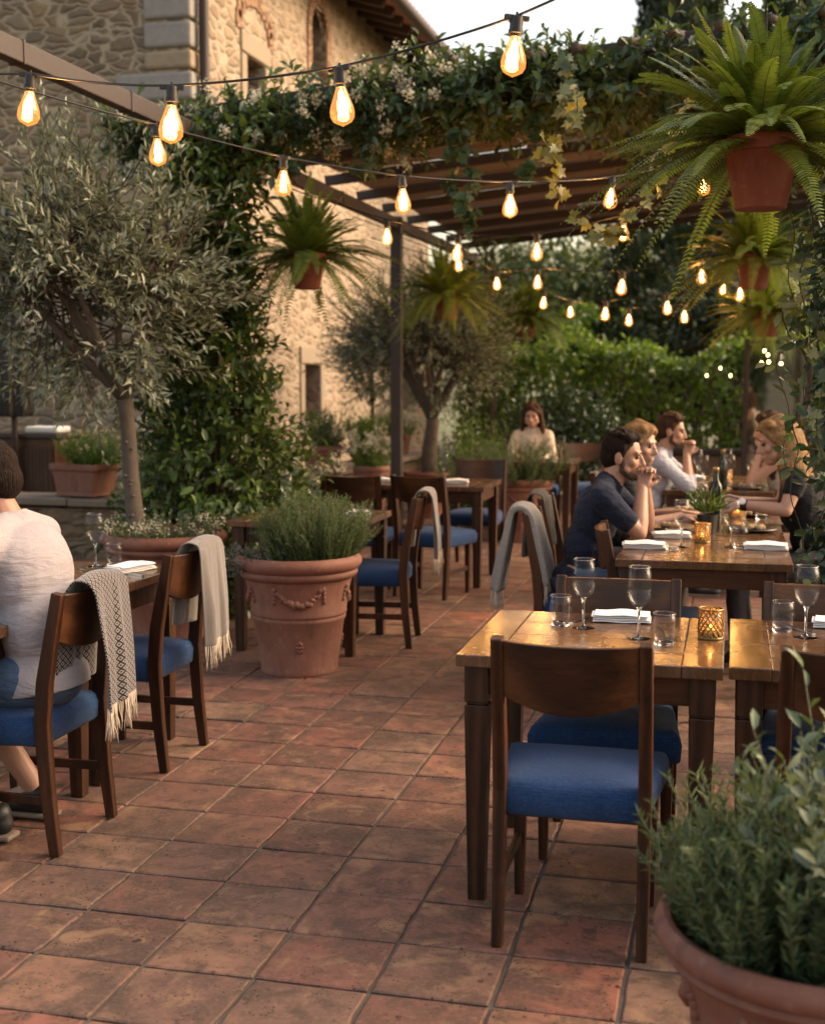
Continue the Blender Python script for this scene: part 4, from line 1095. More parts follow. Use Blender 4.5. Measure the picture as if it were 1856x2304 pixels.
tuft('grey_herb', 'low silvery herb at the left rim of the garlanded rosemary pot', 'herb', -2.42, 6.36, .55, .12, .13, 70, 16, .03, .012, T_LANCE, MAT['grey_herb'], 1.1, 1.0, HERB)
tuft('rosemary_bush', 'blurred rosemary bush closest to us spilling from the corner pot', 'rosemary', .175, 2.62, .41, .25, .36, 310, 52, .037, .0060, T_LANCE, MAT['rosemary'], .42, 1.0, HERB, rin=.9)
tuft('sage_plant', 'pale leaved sage standing among the closest rosemary', 'herb', .25, 2.52, .43, .18, .48, 46, 16, .06, .024, T_OVAL, MAT['sage'], .6, 1.0, HERB, ang=(.6, 1.0))
tuft('herb_shoots', 'tall yellow green leafy shoots rising from the closest pot at the frame edge', 'herb', .25, 2.66, .42, .13, .62, 12, 16, .055, .017, T_OVAL, MAT['rosemary'], .5, 1.0, HERB)
tuft('dark_shrublet', 'dark glossy leaves hanging over the corner pot rim', 'herb', .30, 2.40, .42, .10, .30, 16, 12, .055, .028, T_OVAL, MAT['climber'], 1.1, .8, HERB)
r_, tips = tuft('thyme_mat', 'flowering thyme carpeting the olive tree pot', 'herb', -3.26, 7.10, .555, .31, .20, 190, 20, .020, .007, T_LANCE, MAT['rosemary'], .55, 1.0, HERB)
sel = tips[rng.random(len(tips)) < .45]; k = 7
leaves('blossom', np.repeat(sel, k, 0) + rng.normal(0, .012, (len(sel) * k, 3)), rdir(len(sel) * k), rdir(len(sel) * k), .012, .011, T_QUAD, MAT['blossom'], r_)
tuft('lavender_bush', 'feathery lavender bush in the terracotta pot before the lone woman', 'lavender', -1.95, 12.15, .52, .32, .46, 150, 34, .05, .010, T_LANCE, MAT['rosemary'], .95, 1.0, HERB)
def flowers(label, x, y, z, r, h, n, mat='rosemary', fl='blossom', frac=.5, s=.03, L=.05):
    root, tips = tuft('flowering_plant', label, 'flowers', x, y, z, r, h, n, 18, L, L * .3, T_LANCE, MAT[mat], .9, 1.0, 'flowering plants in planters')
    sel = tips[rng.random(len(tips)) < frac]; k = 16
    leaves('blossom', np.repeat(sel, k, 0) + rng.normal(0, s * .55, (len(sel) * k, 3)), rdir(len(sel) * k), rdir(len(sel) * k), s * .8, s * .7, T_QUAD, MAT[fl], root)
flowers('small flowering plant with yellow green leaves in the planter behind the olive trunk', -5.42, 10.33, .76, .21, .34, 100, 'hedge', 'pinkish', .3, .02)
flowers('white hydrangea heads on tall stems between olive trunk and climbing shrub', -4.75, 10.2, .45, .25, .72, 60, 'hedge', 'blossom', .5, .05, .07)
flowers('white flowers spilling beside the climbing shrub toward the low wall', -3.15, 9.2, .12, .26, .95, 60, 'hedge', 'blossom', .6, .035, .07)
flowers('bushy green plant in the planter below the slit window', -4.28, 13.35, .78, .2, .42, 90, 'rosemary', 'pinkish', .05, .02, .06)
flowers('leafy plant in the planter just left of the steel post', -4.22, 14.9, .77, .17, .34, 60, 'hedge', 'blossom', .05, .02, .07)
flowers('white flowering plant right of the steel post on the low wall', -3.72, 13.3, .56, .2, .42, 60, 'hedge', 'blossom', .8, .04, .06)
flowers('white flowers in the planter behind the second olive tree', -4.25, 16.4, .77, .2, .36, 50, 'hedge', 'blossom', .8, .05, .06)
tuft('leafy_shrub', 'yellow green shrub beneath the second olive tree', 'shrub', -2.9, 14.4, 0, .42, 1.15, 130, 22, .07, .024, T_OVAL, MAT['hedge'], .5, 1.0)
tuft('leafy_shrub', 'low dark shrub between second olive tree and lavender pot', 'shrub', -2.55, 13.2, 0, .34, .85, 110, 22, .06, .02, T_OVAL, MAT['fartree'], .5, 1.0)

# ================================================================== olive trees
def olive_tree(label, x, y, z0, fork, cc, rad, ntw, per, seed, tr=.062, lean=(0, 0), L=.062):
    global rng
    keep = rng; rng = np.random.default_rng(seed)
    root = thing('olive_tree', label, 'olive tree', (x, y, z0), 0, 'olive trees in pots')
    mb = MB(); base = Vector((0, 0, 0)); fk = Vector((lean[0], lean[1], fork)); pts = []; rr = []
    for i in range(9):
        t = i / 8; pts.append(base.lerp(fk, t) + Vector((.018 * math.sin(t * 5 + seed), .014 * math.sin(t * 4), 0))); rr.append(tr * (1.15 - .35 * t + .25 * max(0, .12 - t) * 8 * .12 + (.12 * max(0, t - .85) / .15)))
    mb.tube(pts, rr, 14)
    for k in range(9):
        t = rng.uniform(.15, .85); a = rng.uniform(-2.4, -.6); p = base.lerp(fk, t); q = tr * (1.1 - .35 * t)
        mb.ell((p.x + q * math.cos(a), p.y + q * math.sin(a), p.z), (.013, .013, .01), None, 8, 6)
    trunk = mb.build('trunk', MAT['bark'], root, smooth=True)
    C = Vector(cc); limbs = []; mb = MB()
    for k in range(9):
        a = 2 * PI * k / 9 + rng.normal(0, .25); e = rng.uniform(.35, 1.3)
        end = C + Vector((math.cos(a) * math.cos(e) * rad[0] * .8, math.sin(a) * math.cos(e) * rad[1] * .8, (math.sin(e) - .35) * rad[2] * .9))
        mid = fk.lerp(end, .45) + Vector((rng.normal(0, .06), rng.normal(0, .06), .06)); pl = []
        for i in range(9):
            t = i / 8; p = fk * (1 - t) ** 2 + mid * 2 * t * (1 - t) + end * t * t; pl.append(p + Vector(rng.normal(0, .01, 3)) * (i > 0))
        mb.tube(pl, [tr * (.62 - .52 * i / 8) for i in range(9)], 8); limbs.append(pl)
    mb.build('limbs', MAT['bark'], root, smooth=True)
    p0 = []; p1 = []
    for k in range(ntw):
        pl = limbs[k % 9]; s = pl[rng.integers(3, 9)]
        d = Vector(rdir(1)[0]); d.z = abs(d.z) * .9 + d.z * .1; tip = C + Vector((d.x * rad[0], d.y * rad[1], (d.z * 1.15 - .28) * rad[2])) * (1.0 if rng.random() < .6 else rng.uniform(.45, .95))
        if rng.random() < .30: d2 = rdir(1)[0]; tip = C + Vector((d2[0] * rad[0] * 1.02, d2[1] * rad[1] * 1.02, -abs(d2[2]) * rad[2] * .85 - .05))
        m = s.lerp(tip, rng.uniform(.25, .6)); dirr = (tip - m)
        ln = min(dirr.length, .42); e = m + dirr.normalized() * dirr.length
        st = e - dirr.normalized() * ln; up = Vector((0, 0, rng.uniform(.0, .16)))
        p0.append(st); p1.append(e + up)
        for q in range(2):
            o = Vector(rng.normal(0, .09, 3)); p0.append(st + o * .5); p1.append(e + o * 1.6 + up * rng.uniform(.2, 1.3))
    p0 = np.array([tuple(p) for p in p0]); p1 = np.array([tuple(p) for p in p1]); cv = rng.normal(0, .025, p0.shape)
    crown = stems('crown', p0, p1, .0045, MAT['bark_dark'], root, cv)
    twig_leaves('foliage', p0, p1, per, L, L * .27, T_LANCE, MAT['olive'], crown, ang=(.45, .85), curve=cv, lj=.2)
    # connecting twigs from limbs
    mb = MB()
    for i in range(0, len(p0), 3):
        pl = limbs[(i // 3) % 9]; a = pl[5 + (i // 3) % 4]; b = Vector(p0[i]); mb.tube([a, a.lerp(b, .5) + Vector(rng.normal(0, .02, 3)), b], [.007, .0055, .004], 5)
    mb.build('twigs', MAT['bark_dark'], crown, smooth=True)
    rng = keep; return root
olive_tree('grey green olive tree in the wide pot beside the shirted diner', -3.43, 7.10, .55, .88, (-.30, .0, 1.64), (.86, .78, 1.04), 200, 18, 3, .050, (-.09, 0), .078)
olive_tree('blurred olive tree standing behind the steel post', -3.24, 14.0, .45, .65, (-.10, 0, 1.50), (1.12, .9, .98), 240, 16, 9, .085, (.02, 0), .075)

# ================================================================== climbing shrub, vines, ivy
def cone_climber(label, x, y, prof, ntw, per, L, mat, seed, name='climbing_shrub', cat='climber', tw=.26):
    global rng
    keep = rng; rng = np.random.default_rng(seed)
    root = thing(name, label, cat, (x, y, 0)); zs = [p[0] for p in prof]; rs = [p[1] for p in prof]
    w = np.interp(np.linspace(zs[0], zs[-1], 200), zs, rs); cdf = np.cumsum(w) / w.sum()
    z = np.interp(rng.random(ntw), cdf, np.linspace(zs[0], zs[-1], 200)); rr = np.interp(z, zs, rs); a = rng.uniform(0, 2 * PI, ntw)
    q = rng.uniform(.25, .8, ntw); p0 = np.stack([rr * q * np.cos(a), rr * q * np.sin(a), z], 1)
    lump = 1 + .25 * np.sin(a * 3 + z * 7) + rng.normal(0, .14, ntw)
    p1 = np.stack([rr * lump * np.cos(a), rr * lump * np.sin(a), z + rng.normal(.05, .10, ntw)], 1) + rng.normal(0, .03, (ntw, 3))
    d = p1 - p0; ln = np.linalg.norm(d, axis=1, keepdims=True); p0 = p1 - d / ln * np.maximum(ln, tw * rng.uniform(.6, 1.1, (ntw, 1)))
    p1[:, 2] = p1[:, 2].clip(.08); p0[:, 2] = p0[:, 2].clip(.03)
    stems('twigs', p0, p1, .004, MAT['bark_dark'], root)
    mb = MB()
    for k in range(5):
        o = rng.normal(0, .05, 2); mb.tube([(o[0] * (1 + .5 * math.sin(t * 6 + k)), o[1] * (1 + .5 * math.cos(t * 5 + k)), zs[0] + (zs[-1] - zs[0]) * .95 * t) for t in np.linspace(0, 1, 12)], .014, 6)
    mb.build('trunk', MAT['bark_dark'], root, smooth=True)
    twig_leaves('foliage', p0, p1, per, L, L * .47, T_OVAL, mat, root, ang=(.6, 1.2), lj=.25)
    rng = keep; return root
cone_climber('dark glossy climbing shrub swelling at its base around the post right of the olive tree', -3.30, 8.0, [(.05, .42), (.3, .56), (.9, .56), (1.25, .46), (1.6, .34), (2.1, .27), (2.6, .30), (3.15, .38)], 1250, 10, .085, MAT['climber'], 21)
cone_climber('leafy climber on the far post behind the second olive tree', -3.05, 16.6, [(.05, .42), (1, .40), (2, .36), (3.3, .42)], 240, 9, .085, MAT['fartree'], 22, tw=.3)
topi = cone_climber('small clipped standard tree in front of the slit window wall', -4.35, 15.6, [(1.25, .18), (1.5, .3), (1.8, .32), (2.1, .16)], 120, 9, .06, MAT['fartree'], 23, 'topiary_tree', 'tree', .2)
mb = MB(); mb.tube([(0, 0, 0), (.01, 0, .6), (0, .01, 1.3)], [.03, .028, .025], 8); mb.build('stem', MAT['bark_dark'], topi, smooth=True)

# ---- flowering vine over the front rafter
def vine_mass(label, x0, x1, y0, y1, zlo, zhi, ntw, per, L, mat, seed, lift=.0, name='flowering_vine', drop=.0):
    global rng
    keep = rng; rng = np.random.default_rng(seed)
    root = thing(name, label, 'vine', (x0, y0, 0))
    x = rng.uniform(x0, x1, ntw); y = rng.uniform(y0, y1, ntw); t = (x - x0) / (x1 - x0)
    th = (.55 + .45 * np.sin(x * 2.1 + 1) * .5 + .25 * np.sin(x * 5.3)) ; zb = zr(x) + .02 + drop
    z = zb + rng.uniform(zlo, zhi, ntw) * th.clip(.3, 1.1) + lift * t
    p0 = np.stack([x, y, z], 1); d = rdir(ntw) * [1, 1, .8] + [0, -.25, .35]; down = rng.random(ntw) < .35; d[down, 2] -= .9
    p1 = p0 + nrm(d) * rng.uniform(.10, .30, (ntw, 1)); o = np.array([x0, y0, 0]); p0 -= o; p1 -= o
    cv = rng.normal(0, .03, p0.shape)
    stems('stems', p0, p1, .004, MAT['bark_dark'], root, cv); twig_leaves('foliage', p0, p1, per, L, L * .46, T_OVAL, mat, root, ang=(.6, 1.2), curve=cv)
    rng = keep; return root, p1
v1, tips = vine_mass('jasmine like flowering vine tumbling over the front rafter above the hanging fern', -4.0, -.95, 7.9, 8.5, -.34, .10, 900, 10, .082, MAT['vine'], 31, .03)
sel = tips[(rng.random(len(tips)) < .17) & (tips[:, 0] < 2.4)]; k = 34
leaves('blossom', np.repeat(sel, k, 0) + rng.normal(0, .022, (len(sel) * k, 3)) + [0, -.05, .02], rdir(len(sel) * k), rdir(len(sel) * k), .019, .017, T_QUAD, MAT['blossom'], v1)
vine_mass('dense dark vine heaped on the pergola roof behind the big fern', -1.7, 1.4, 7.8, 8.9, -.30, .08, 1100, 9, .088, MAT['vine'], 32, .12, 'roof_vine', -.06)
mb = MB()
for k in range(9):
    x = -1.2 + k * .27
    mb.tube([(x, 7.7, zr(x) + .05), (x + .05, 8.2, zr(x) + .16), (x, 9.0, zr(x) + .2)], .03, 6)
r = thing('vine_trunks', 'tangle of woody vine stems under the roof vine', 'vine'); mb.build('stems', MAT['bark_dark'], r, smooth=True)

def ivy_strand(label, pts, n, L, mat, seed, group='hanging ivy strands', tpl=T_IVY, wr=1.0, r=.0035):
    rg = np.random.default_rng(seed); root = thing('ivy_strand', label, 'ivy', pts[0], 0, group)
    P = np.array(pts, float) - np.array(pts[0]); s = np.linspace(0, 1, len(P)); tt = np.linspace(0, 1, 40)
    C = np.stack([np.interp(tt, s, P[:, i]) for i in range(3)], 1) + np.stack([.018 * np.sin(tt * 17 + seed + i) for i in range(3)], 1) * [1, 1, .2]
    mb = MB(); mb.tube(C, [r * (1 - .6 * t) for t in tt], 5); mb.build('stem', MAT['bark_dark'], root, smooth=True)
    t = rg.uniform(.02, 1, n); Q = np.stack([np.interp(t, tt, C[:, i]) for i in range(3)], 1) + rg.normal(0, .018, (n, 3))
    D = nrm(rg.normal(0, 1, (n, 3)) * [1, .7, .5] + [0, -.2, -.5]); N = nrm(rg.normal(0, .5, (n, 3)) + [.1, -1.0, .5])
    leaves('foliage', Q, D, N, L * rg.uniform(.6, 1.2, n), L * rg.uniform(.7, 1.1, n) * wr, tpl, mat, root, rnd=rg.random(n)); return root
ivy_strand('ivy strand hanging from the front rafter left of the lit bulb row', [(-1.62, 8.0, 3.3), (-1.66, 8.0, 3.0), (-1.6, 8.0, 2.75), (-1.62, 8.0, 2.45)], 70, .075, MAT['vine'], 41)
ivy_strand('second thinner strand hanging beside the rafter ivy', [(-1.74, 8.05, 3.2), (-1.72, 8.05, 2.9), (-1.7, 8.05, 2.62)], 46, .07, MAT['vine'], 42)
vine_mass('dark vine hanging beneath the reed roof behind the big fern', -.9, 1.3, 9.2, 12.2, -.34, -.04, 520, 8, .085, MAT['climber'], 36, .0, 'roof_vine')
for q, (x, y, ln, lb) in enumerate([(-2.3, 8.05, .45, 'short vine strand hanging over the first lit bulbs of the roof string'), (-1.25, 8.05, .62, 'leafy vine strand hanging from the rafter in the middle of the roof'), (-.45, 8.1, .7, 'leafy vine strand hanging just left of the big fern'), (-2.75, 8.0, .35, 'vine strand above the fern in front of the stone wall')]):
    ivy_strand(lb, [(x, y, zr(x)), (x + .04, y, zr(x) - ln * .5), (x - .02, y, zr(x) - ln)], int(80 * ln), .078, MAT['vine'], 90 + q)
ivy_strand('yellowing ivy strand curling down left of the big fern', [(-.80, 6.9, 3.05), (-.86, 6.9, 2.85), (-.95, 6.85, 2.72), (-.90, 6.8, 2.5), (-.78, 6.8, 2.36), (-.66, 6.8, 2.30)], 40, .075, MAT['ivy_yellow'], 43)
ivy_strand('yellow ivy strand swinging up from the low loop to the big fern', [(-.25, 6.6, 2.95), (-.32, 6.6, 2.7), (-.42, 6.65, 2.5), (-.56, 6.75, 2.32), (-.64, 6.8, 2.29)], 34, .07, MAT['ivy_yellow'], 44)
ivy_strand('ivy strand under the roof vine beside the yellowing strand', [(-.95, 7.4, 3.35), (-.92, 7.3, 3.1), (-.86, 7.2, 2.9)], 40, .07, MAT['ivy'], 45)

# ---- ivy clad column at the right
def ivy_column():
    global rng
    keep = rng; rng = np.random.default_rng(77)
    x, y = .505, 5.35; root = thing('ivy_column', 'ivy clad pergola post cut by the right frame edge, beside the long table', 'ivy column', (x, y, 0))
    mb = MB(); mb.box((0, 0, 1.8), (.12, .12, 3.6)); mb.build('post', MAT['rafter_wood'], root, bevel=.006)
    n = 640; z = rng.uniform(.45, 3.6, n); a = rng.uniform(0, 2 * PI, n); rr = .165 + .05 * np.sin(z * 4) + .04 * np.sin(a * 3 + z * 6)
    p0 = np.stack([.09 * np.cos(a), .09 * np.sin(a), z + .1], 1); p1 = np.stack([rr * np.cos(a), rr * np.sin(a), z + rng.normal(-.06, .08, n)], 1) + rng.normal(0, .04, (n, 3))
    stems('stems', p0, p1, .0035, MAT['bark_dark'], root)
    twig_leaves('foliage', p0, p1, 8, .062, .034, T_OVAL, MAT['bush'], root, ang=(.5, 1.2), droop=.25)
    rng = keep
ivy_column()
for k, (dx, dy, z0, z1) in enumerate([(-.20, -.10, 2.35, 1.25), (-.26, -.02, 2.5, 1.7), (-.14, -.17, 2.0, 1.0), (-.22, -.12, 1.55, .75), (-.10, -.2, 2.6, 1.9), (-.27, .05, 1.9, 1.15)]):
    ivy_strand(['variegated ivy strand at the outer left of the ivy column, below the red pot', 'upper variegated ivy strand of the ivy column beside the big fern pot', 'variegated ivy strand crossing the middle of the ivy column', 'low ivy strand of the column hanging by the wrist watch diner', 'topmost ivy strand of the column behind the big fern', 'ivy strand of the column reaching toward the dark haired woman'][k],
               [(.485 + dx, 5.35 + dy, z0), (.485 + dx - .03, 5.33 + dy, (z0 + z1) / 2 + .1), (.485 + dx + .02, 5.33 + dy, z1)], 26, .066, MAT['ivy'] if k != 3 else MAT['climber'], 60 + k, 'ivy strands on the column', T_IVY if k % 2 == 0 else T_OVAL, .7 if k % 2 == 0 else .5)

# ================================================================== hanging ferns
def fern_mesh(nf, Lf, seed, pin=34, wid=.085, upk=1.0, lo=-.30):
    rg = np.random.default_rng(seed); P = []; D = []; N = []; LL = []; WW = []; rn = []; rach = MB()
    for f in range(nf):
        az = 2 * PI * f / nf * 2.618 + rg.normal(0, .15); lay = rg.random(); e = lo + (1.45 - lo) * lay ** .85 * upk; L = Lf * rg.uniform(.72, 1.12)
        g_ = rg.uniform(.30, .72) * (1.1 - .5 * lay); dirh = np.array([math.cos(az), math.sin(az), 0]); tw = rg.normal(0, .25)
        s = np.linspace(0, 1, 26); hor = s * math.cos(e) * L + .05 * min(1, math.cos(e)); ver = s * math.sin(e) * L - g_ * L * s ** 2.1 + .01
        side = np.array([-math.sin(az), math.cos(az), 0]); sway = rg.normal(0, .10) * L * s ** 2
        C = dirh * hor[:, None] + np.array([0, 0, 1.]) * ver[:, None] + side * sway[:, None]
        rach.tube(C[::3], [.0022 * (1 - .7 * t) for t in s[::3]], 4, False)
        t = np.linspace(.10, .99, pin); Q = np.stack([np.interp(t, s, C[:, i]) for i in range(3)], 1); tan = nrm(np.gradient(Q, axis=0))
        sd = nrm(side[None] * math.cos(tw) + np.array([[0, 0, 1.]]) * math.sin(tw)); nn = nrm(np.cross(tan, np.repeat(sd, pin, 0))); nn = np.where(nn[:, 2:3] < 0, -nn, nn)
        w = wid * Lf * np.minimum(1, t * 4 + .3) * (1 - t) ** .55 * 1.1 + .003; c = rg.random()
        for sg in (-1, 1):
            P.append(Q); D.append(sd * sg + tan * .38 - nn * .12); N.append(nn + rg.normal(0, .12, (pin, 3))); LL.append(w * rg.uniform(.88, 1.08, pin)); WW.append(np.full(pin, Lf * .98 / pin * .74)); rn.append(np.clip(c * .6 + rg.normal(.2, .12, pin), 0, 1))
    return [np.concatenate(q) for q in (P, D, N, LL, WW, rn)], rach
T_PIN = ([(0, .45, 0), (0, -.45, 0), (.55, -.5, .03), (.55, .42, .03), (1, -.05, -.06)], [(0, 1, 2, 3), (3, 2, 4)])
fern_sets = {}
def make_fern(key, nf, Lf, seed, pin, wid, wr):
    (P, D, N, LL, WW, rn), rach = fern_mesh(nf, Lf, seed, pin, wid)
    WW = WW * wr / .74
    root = thing('fern', 'x', 'fern'); leaves('fronds', P, D, N, LL, WW, T_PIN, MAT['fern'], root, rn, smooth=False); rach.build('rachis', MAT['stem'], root, smooth=True); fern_sets[key] = root; return root
def make_hpot():
    r = thing('hanging_pot', 'x', 'hanging pot'); mb = MB()
    mb.lathe([(0, 0), (.092, 0), (.097, .006), (.098, .03), (.102, .036), (.135, .20), (.137, .205), (.15, .207), (.153, .215), (.153, .258), (.146, .265), (.135, .255), (.130, .22), (0, .22)], 40); mb.build('pot', MAT['terra_red'], r, smooth=True, auto=45)
    mb = MB()
    for k in range(3):
        a = 2 * PI * k / 3 + .3; mb.tube([(.145 * math.cos(a), .145 * math.sin(a), .255), (.02 * math.cos(a), .02 * math.sin(a), .72)], .0022, 5)
    mb.tube([(0, 0, .71), (0, 0, .80), (.012, 0, .82), (0, 0, .84)], .0035, 6); mb.build('hanger', MAT['chain'], r, smooth=True)
    return r
FERN = make_fern('a', 175, .64, 5, 40, .10, .62); FERN2 = make_fern('b', 165, .54, 6, 30, .10, .52)
HP = make_hpot(); first = [True, True, True]
def hang(x, y, ztop, s, kind, lp, lf, rot):
    k = 0 if kind == 'a' else 1; z0 = ztop - .265 * s
    if first[2]: p = HP; first[2] = False
    else: p = copy_tree(HP)
    p.location = (x, y, z0); p.scale = (s,) * 3; p['label'] = lp; p['group'] = 'red hanging fern pots'; p.rotation_euler = (0, 0, R(rot))
    src = FERN if k == 0 else FERN2
    f = src if first[k] else copy_tree(src); first[k] = False
    f.location = (x, y, z0 + .235 * s); f.scale = (s * (1 if k == 0 else 1.28),) * 3; f['label'] = lf; f['group'] = 'Boston type ferns in hanging pots'; f.rotation_euler = (0, 0, R(rot))
hang(.088, 5.17, 2.462, 1.0, 'a', 'big red hanging pot under the nearest fern', 'huge bright green fern nearest us, top corner of the view', 20)
hang(-2.66, 8.0, 2.345, .84, 'b', 'red hanging pot below the front rafter, against the stone wall', 'feathery fern in front of the stone wall below the flowering vine', 10)
hang(-2.69, 12.36, 2.35, .92, 'b', 'blurred red hanging pot right of the steel post', 'yellow lit blurred fern right of the steel post', 100)
hang(-2.49, 16.03, 2.28, .90, 'b', 'farthest red hanging pot in front of the garden', 'farthest yellow green fern in front of the garden', 190)
hang(.13, 9.4, 2.40, .88, 'b', 'red hanging pot half lost in the ivy below the big fern', 'amber lit drooping fern directly below the big fern', 250)
hang(.30, 12.5, 2.15, .85, 'b', 'lowest red hanging pot above the glazed panel', 'small amber lit fern above the glazed panel', 310)
# wrought bracket that carries the nearest fern
r = thing('fern_bracket', 'dark timber arm carrying the nearest fern from the ivy column', 'bracket', (.46, 5.35, 3.32)); mb = MB(); mb.sweep_rect([(0, 0, 0), (-.37, -.18, 0), (-.72, -.35, 0)], [(.06, .09)] * 3, (0, 0, 1)); mb.tube([(-.372, -.18, -.02), (-.372, -.18, -.30)], .005, 6); mb.build('arm', MAT['rafter_wood'], r, bevel=.005)

# ================================================================== hedge, bushes, garden trees, cypress
def hedge():
    root = thing('hedge', 'bright green leafy hedge closing the far end of the terrace', 'hedge', (0, 17.4, 0)); x0, x1 = -3.6, 2.6; n = 9000
    x = rng.uniform(x0, x1, n); z = rng.uniform(.1, 1.98, n); lump = .14 * np.sin(x * 3.1 + z * 2) + .10 * np.sin(x * 7 + z * 5 + 1) + .06 * np.sin(z * 11)
    front = rng.random(n) < .72; zt = 1.88 + .14 * np.sin(x * 2.3) + .09 * np.sin(x * 6.1 + 2)
    P = np.stack([x, np.where(front, -.2 - lump + rng.normal(0, .06, n), rng.uniform(-.2, .9, n)), np.where(front, np.minimum(z, zt), zt + rng.normal(0, .06, n))], 1)
    D = nrm(rng.normal(0, .7, (n, 3)) + np.where(front[:, None], [[0, -.5, -.45]], [[0, -.2, .5]])); N = nrm(rng.normal(0, .5, (n, 3)) + np.where(front[:, None], [[0, -.7, .6]], [[0, -.2, 1]]))
    leaves('foliage', P, D, N, rng.uniform(.07, .13, n), rng.uniform(.045, .085, n), T_OVAL, MAT['hedge'], root)
    mb = MB()
    for k in range(140):
        xx = rng.uniform(x0, x1); mb.tube([(xx, .25 + rng.normal(0, .15), 0), (xx + rng.normal(0, .1), .2, .9), (xx + rng.normal(0, .2), .05 + rng.normal(0, .1), 1.75)], [.02, .014, .006], 5)
    mb.build('stems', MAT['bark_dark'], root, smooth=True)
hedge()
def bush(label, x, y, z, r, n, L, mat, seed, name='bush', cat='bush', trunk=None, cl=10, wk=.5, fill=.55):
    global rng
    keep = rng; rng = np.random.default_rng(seed); root = thing(name, label, cat, (x, y, 0)); r = np.array(r, float)
    c = rdir(cl) * rng.uniform(.25, .62, (cl, 1)) * r + [0, 0, z]; ci = rng.integers(0, cl, n); d = rdir(n); d[:, 2] = d[:, 2] * .8 + .15
    P = c[ci] + d * r * rng.uniform(fill - .12, fill, (n, 1)); P[:, 2] = P[:, 2].clip(.03)
    leaves('crown', P, nrm(d + rng.normal(0, .6, (n, 3)) + [0, 0, -.3]), nrm(d + rng.normal(0, .5, (n, 3)) + [0, 0, .4]), L * rng.uniform(.7, 1.25, n), L * wk * rng.uniform(.8, 1.2, n), T_OVAL, MAT[mat], root)
    mb = MB()
    for k in range(cl): mb.tube([(0, 0, 0), tuple(c[k] * [.35, .35, .5]), tuple(c[k])], [(trunk or .03), (trunk or .03) * .6, .01], 6)
    mb.build('trunk', MAT['bark_dark'], root, smooth=True); rng = keep
bush('dark glossy bush behind the lone woman, in front of the hedge', -1.75, 15.6, .80, (.95, .7, .85), 4200, .085, 'bush', 51)
bush('rounded green tree beyond the hedge, left of the cypress', -4.1, 23.0, 2.3, (1.7, 1.4, 1.5), 4500, .16, 'fartree', 52, 'garden_tree', 'tree', .12)
bush('dark rounded tree beyond the hedge, below the cypress', .0, 22.0, 2.2, (1.9, 1.4, 1.25), 5000, .15, 'conifer', 53, 'garden_tree', 'tree', .12)
bush('pale green low tree on the slope behind the hedge', -2.6, 26.0, 2.0, (1.8, 1.4, 1.2), 3600, .17, 'hedge', 55, 'garden_tree', 'tree', .12)
bush('dark green tree filling the gap under the pergola end', -3.3, 29.0, 3.1, (2.6, 1.6, 2.3), 5200, .19, 'fartree', 57, 'garden_tree', 'tree', .14)
bush('tall leafy tree close to the farmhouse end', -4.9, 26.5, 2.0, (1.0, 1.2, 1.6), 3000, .16, 'fartree', 56, 'garden_tree', 'tree', .12)
def cypress(label, x, y, prof, n, seed):
    rg = np.random.default_rng(seed); root = thing('cypress', label, 'cypress', (x, y, 0), 0, 'tall dark cypresses')
    zs = [p[0] for p in prof]; rs = [p[1] for p in prof]; z = rg.uniform(zs[0], zs[-1], n); a = rg.uniform(0, 2 * PI, n)
    q = np.interp(z, zs, rs) * (.82 + .15 * np.sin(a * 4 + z * 2.6) + .1 * np.sin(a * 9 - z * 5) + rg.normal(0, .07, n)); P = np.stack([q * np.cos(a), q * np.sin(a), z], 1)
    D = nrm(np.stack([np.cos(a) * .5, np.sin(a) * .5, np.ones(n)], 1) + rg.normal(0, .3, (n, 3))); N = nrm(np.stack([np.cos(a), np.sin(a), 0 * a], 1) + rg.normal(0, .4, (n, 3)))
    leaves('crown', P, D, N, rg.uniform(.18, .34, n), rg.uniform(.07, .13, n), T_OVAL, MAT['conifer'], root)
    mb = MB(); mb.tube([(0, 0, 0), (0, 0, zs[-1] * .92)], [.18, .03], 8); mb.build('trunk', MAT['bark_dark'], root, smooth=True)
cypress('tall dark cypress rising above the roof vine toward the sky', -1.0, 24.0, [(.6, .9), (2, 1.3), (4, 1.15), (7, .75), (9, .5), (10.6, .05)], 9000, 61)
cypress('second dark cypress right of the tallest one, behind the big fern', .9, 25.0, [(.6, .9), (2, 1.2), (4, 1.05), (7, .7), (9.6, .05)], 7000, 62)
# far farmhouse on the slope
r = thing('distant_house', 'pale distant house with red roof on the slope above the hedge', 'house', (-10.5, 60, 3.0), 0, None, .75); mb = MB(); mb.box((0, 0, 1.6), (6, 5, 3.4)); mb.build('wall', MAT['plaster'], r)
mb = MB(); mb.add([(-3.4, -3, 3.3), (3.4, -3, 3.3), (3.4, 3, 3.3), (-3.4, 3, 3.3), (-3.4, 0, 4.6), (3.4, 0, 4.6)], [(0, 1, 5, 4), (2, 3, 4, 5), (1, 2, 5), (3, 0, 4), (3, 2, 1, 0)]); mb.build('roof', MAT['rooftile'], r)
for x in (-1.8, 0, 1.8): mb = MB(); mb.box((x, -2.51, 1.8), (.7, .06, 1.1)); mb.build('window', MAT['frame_old'], r)
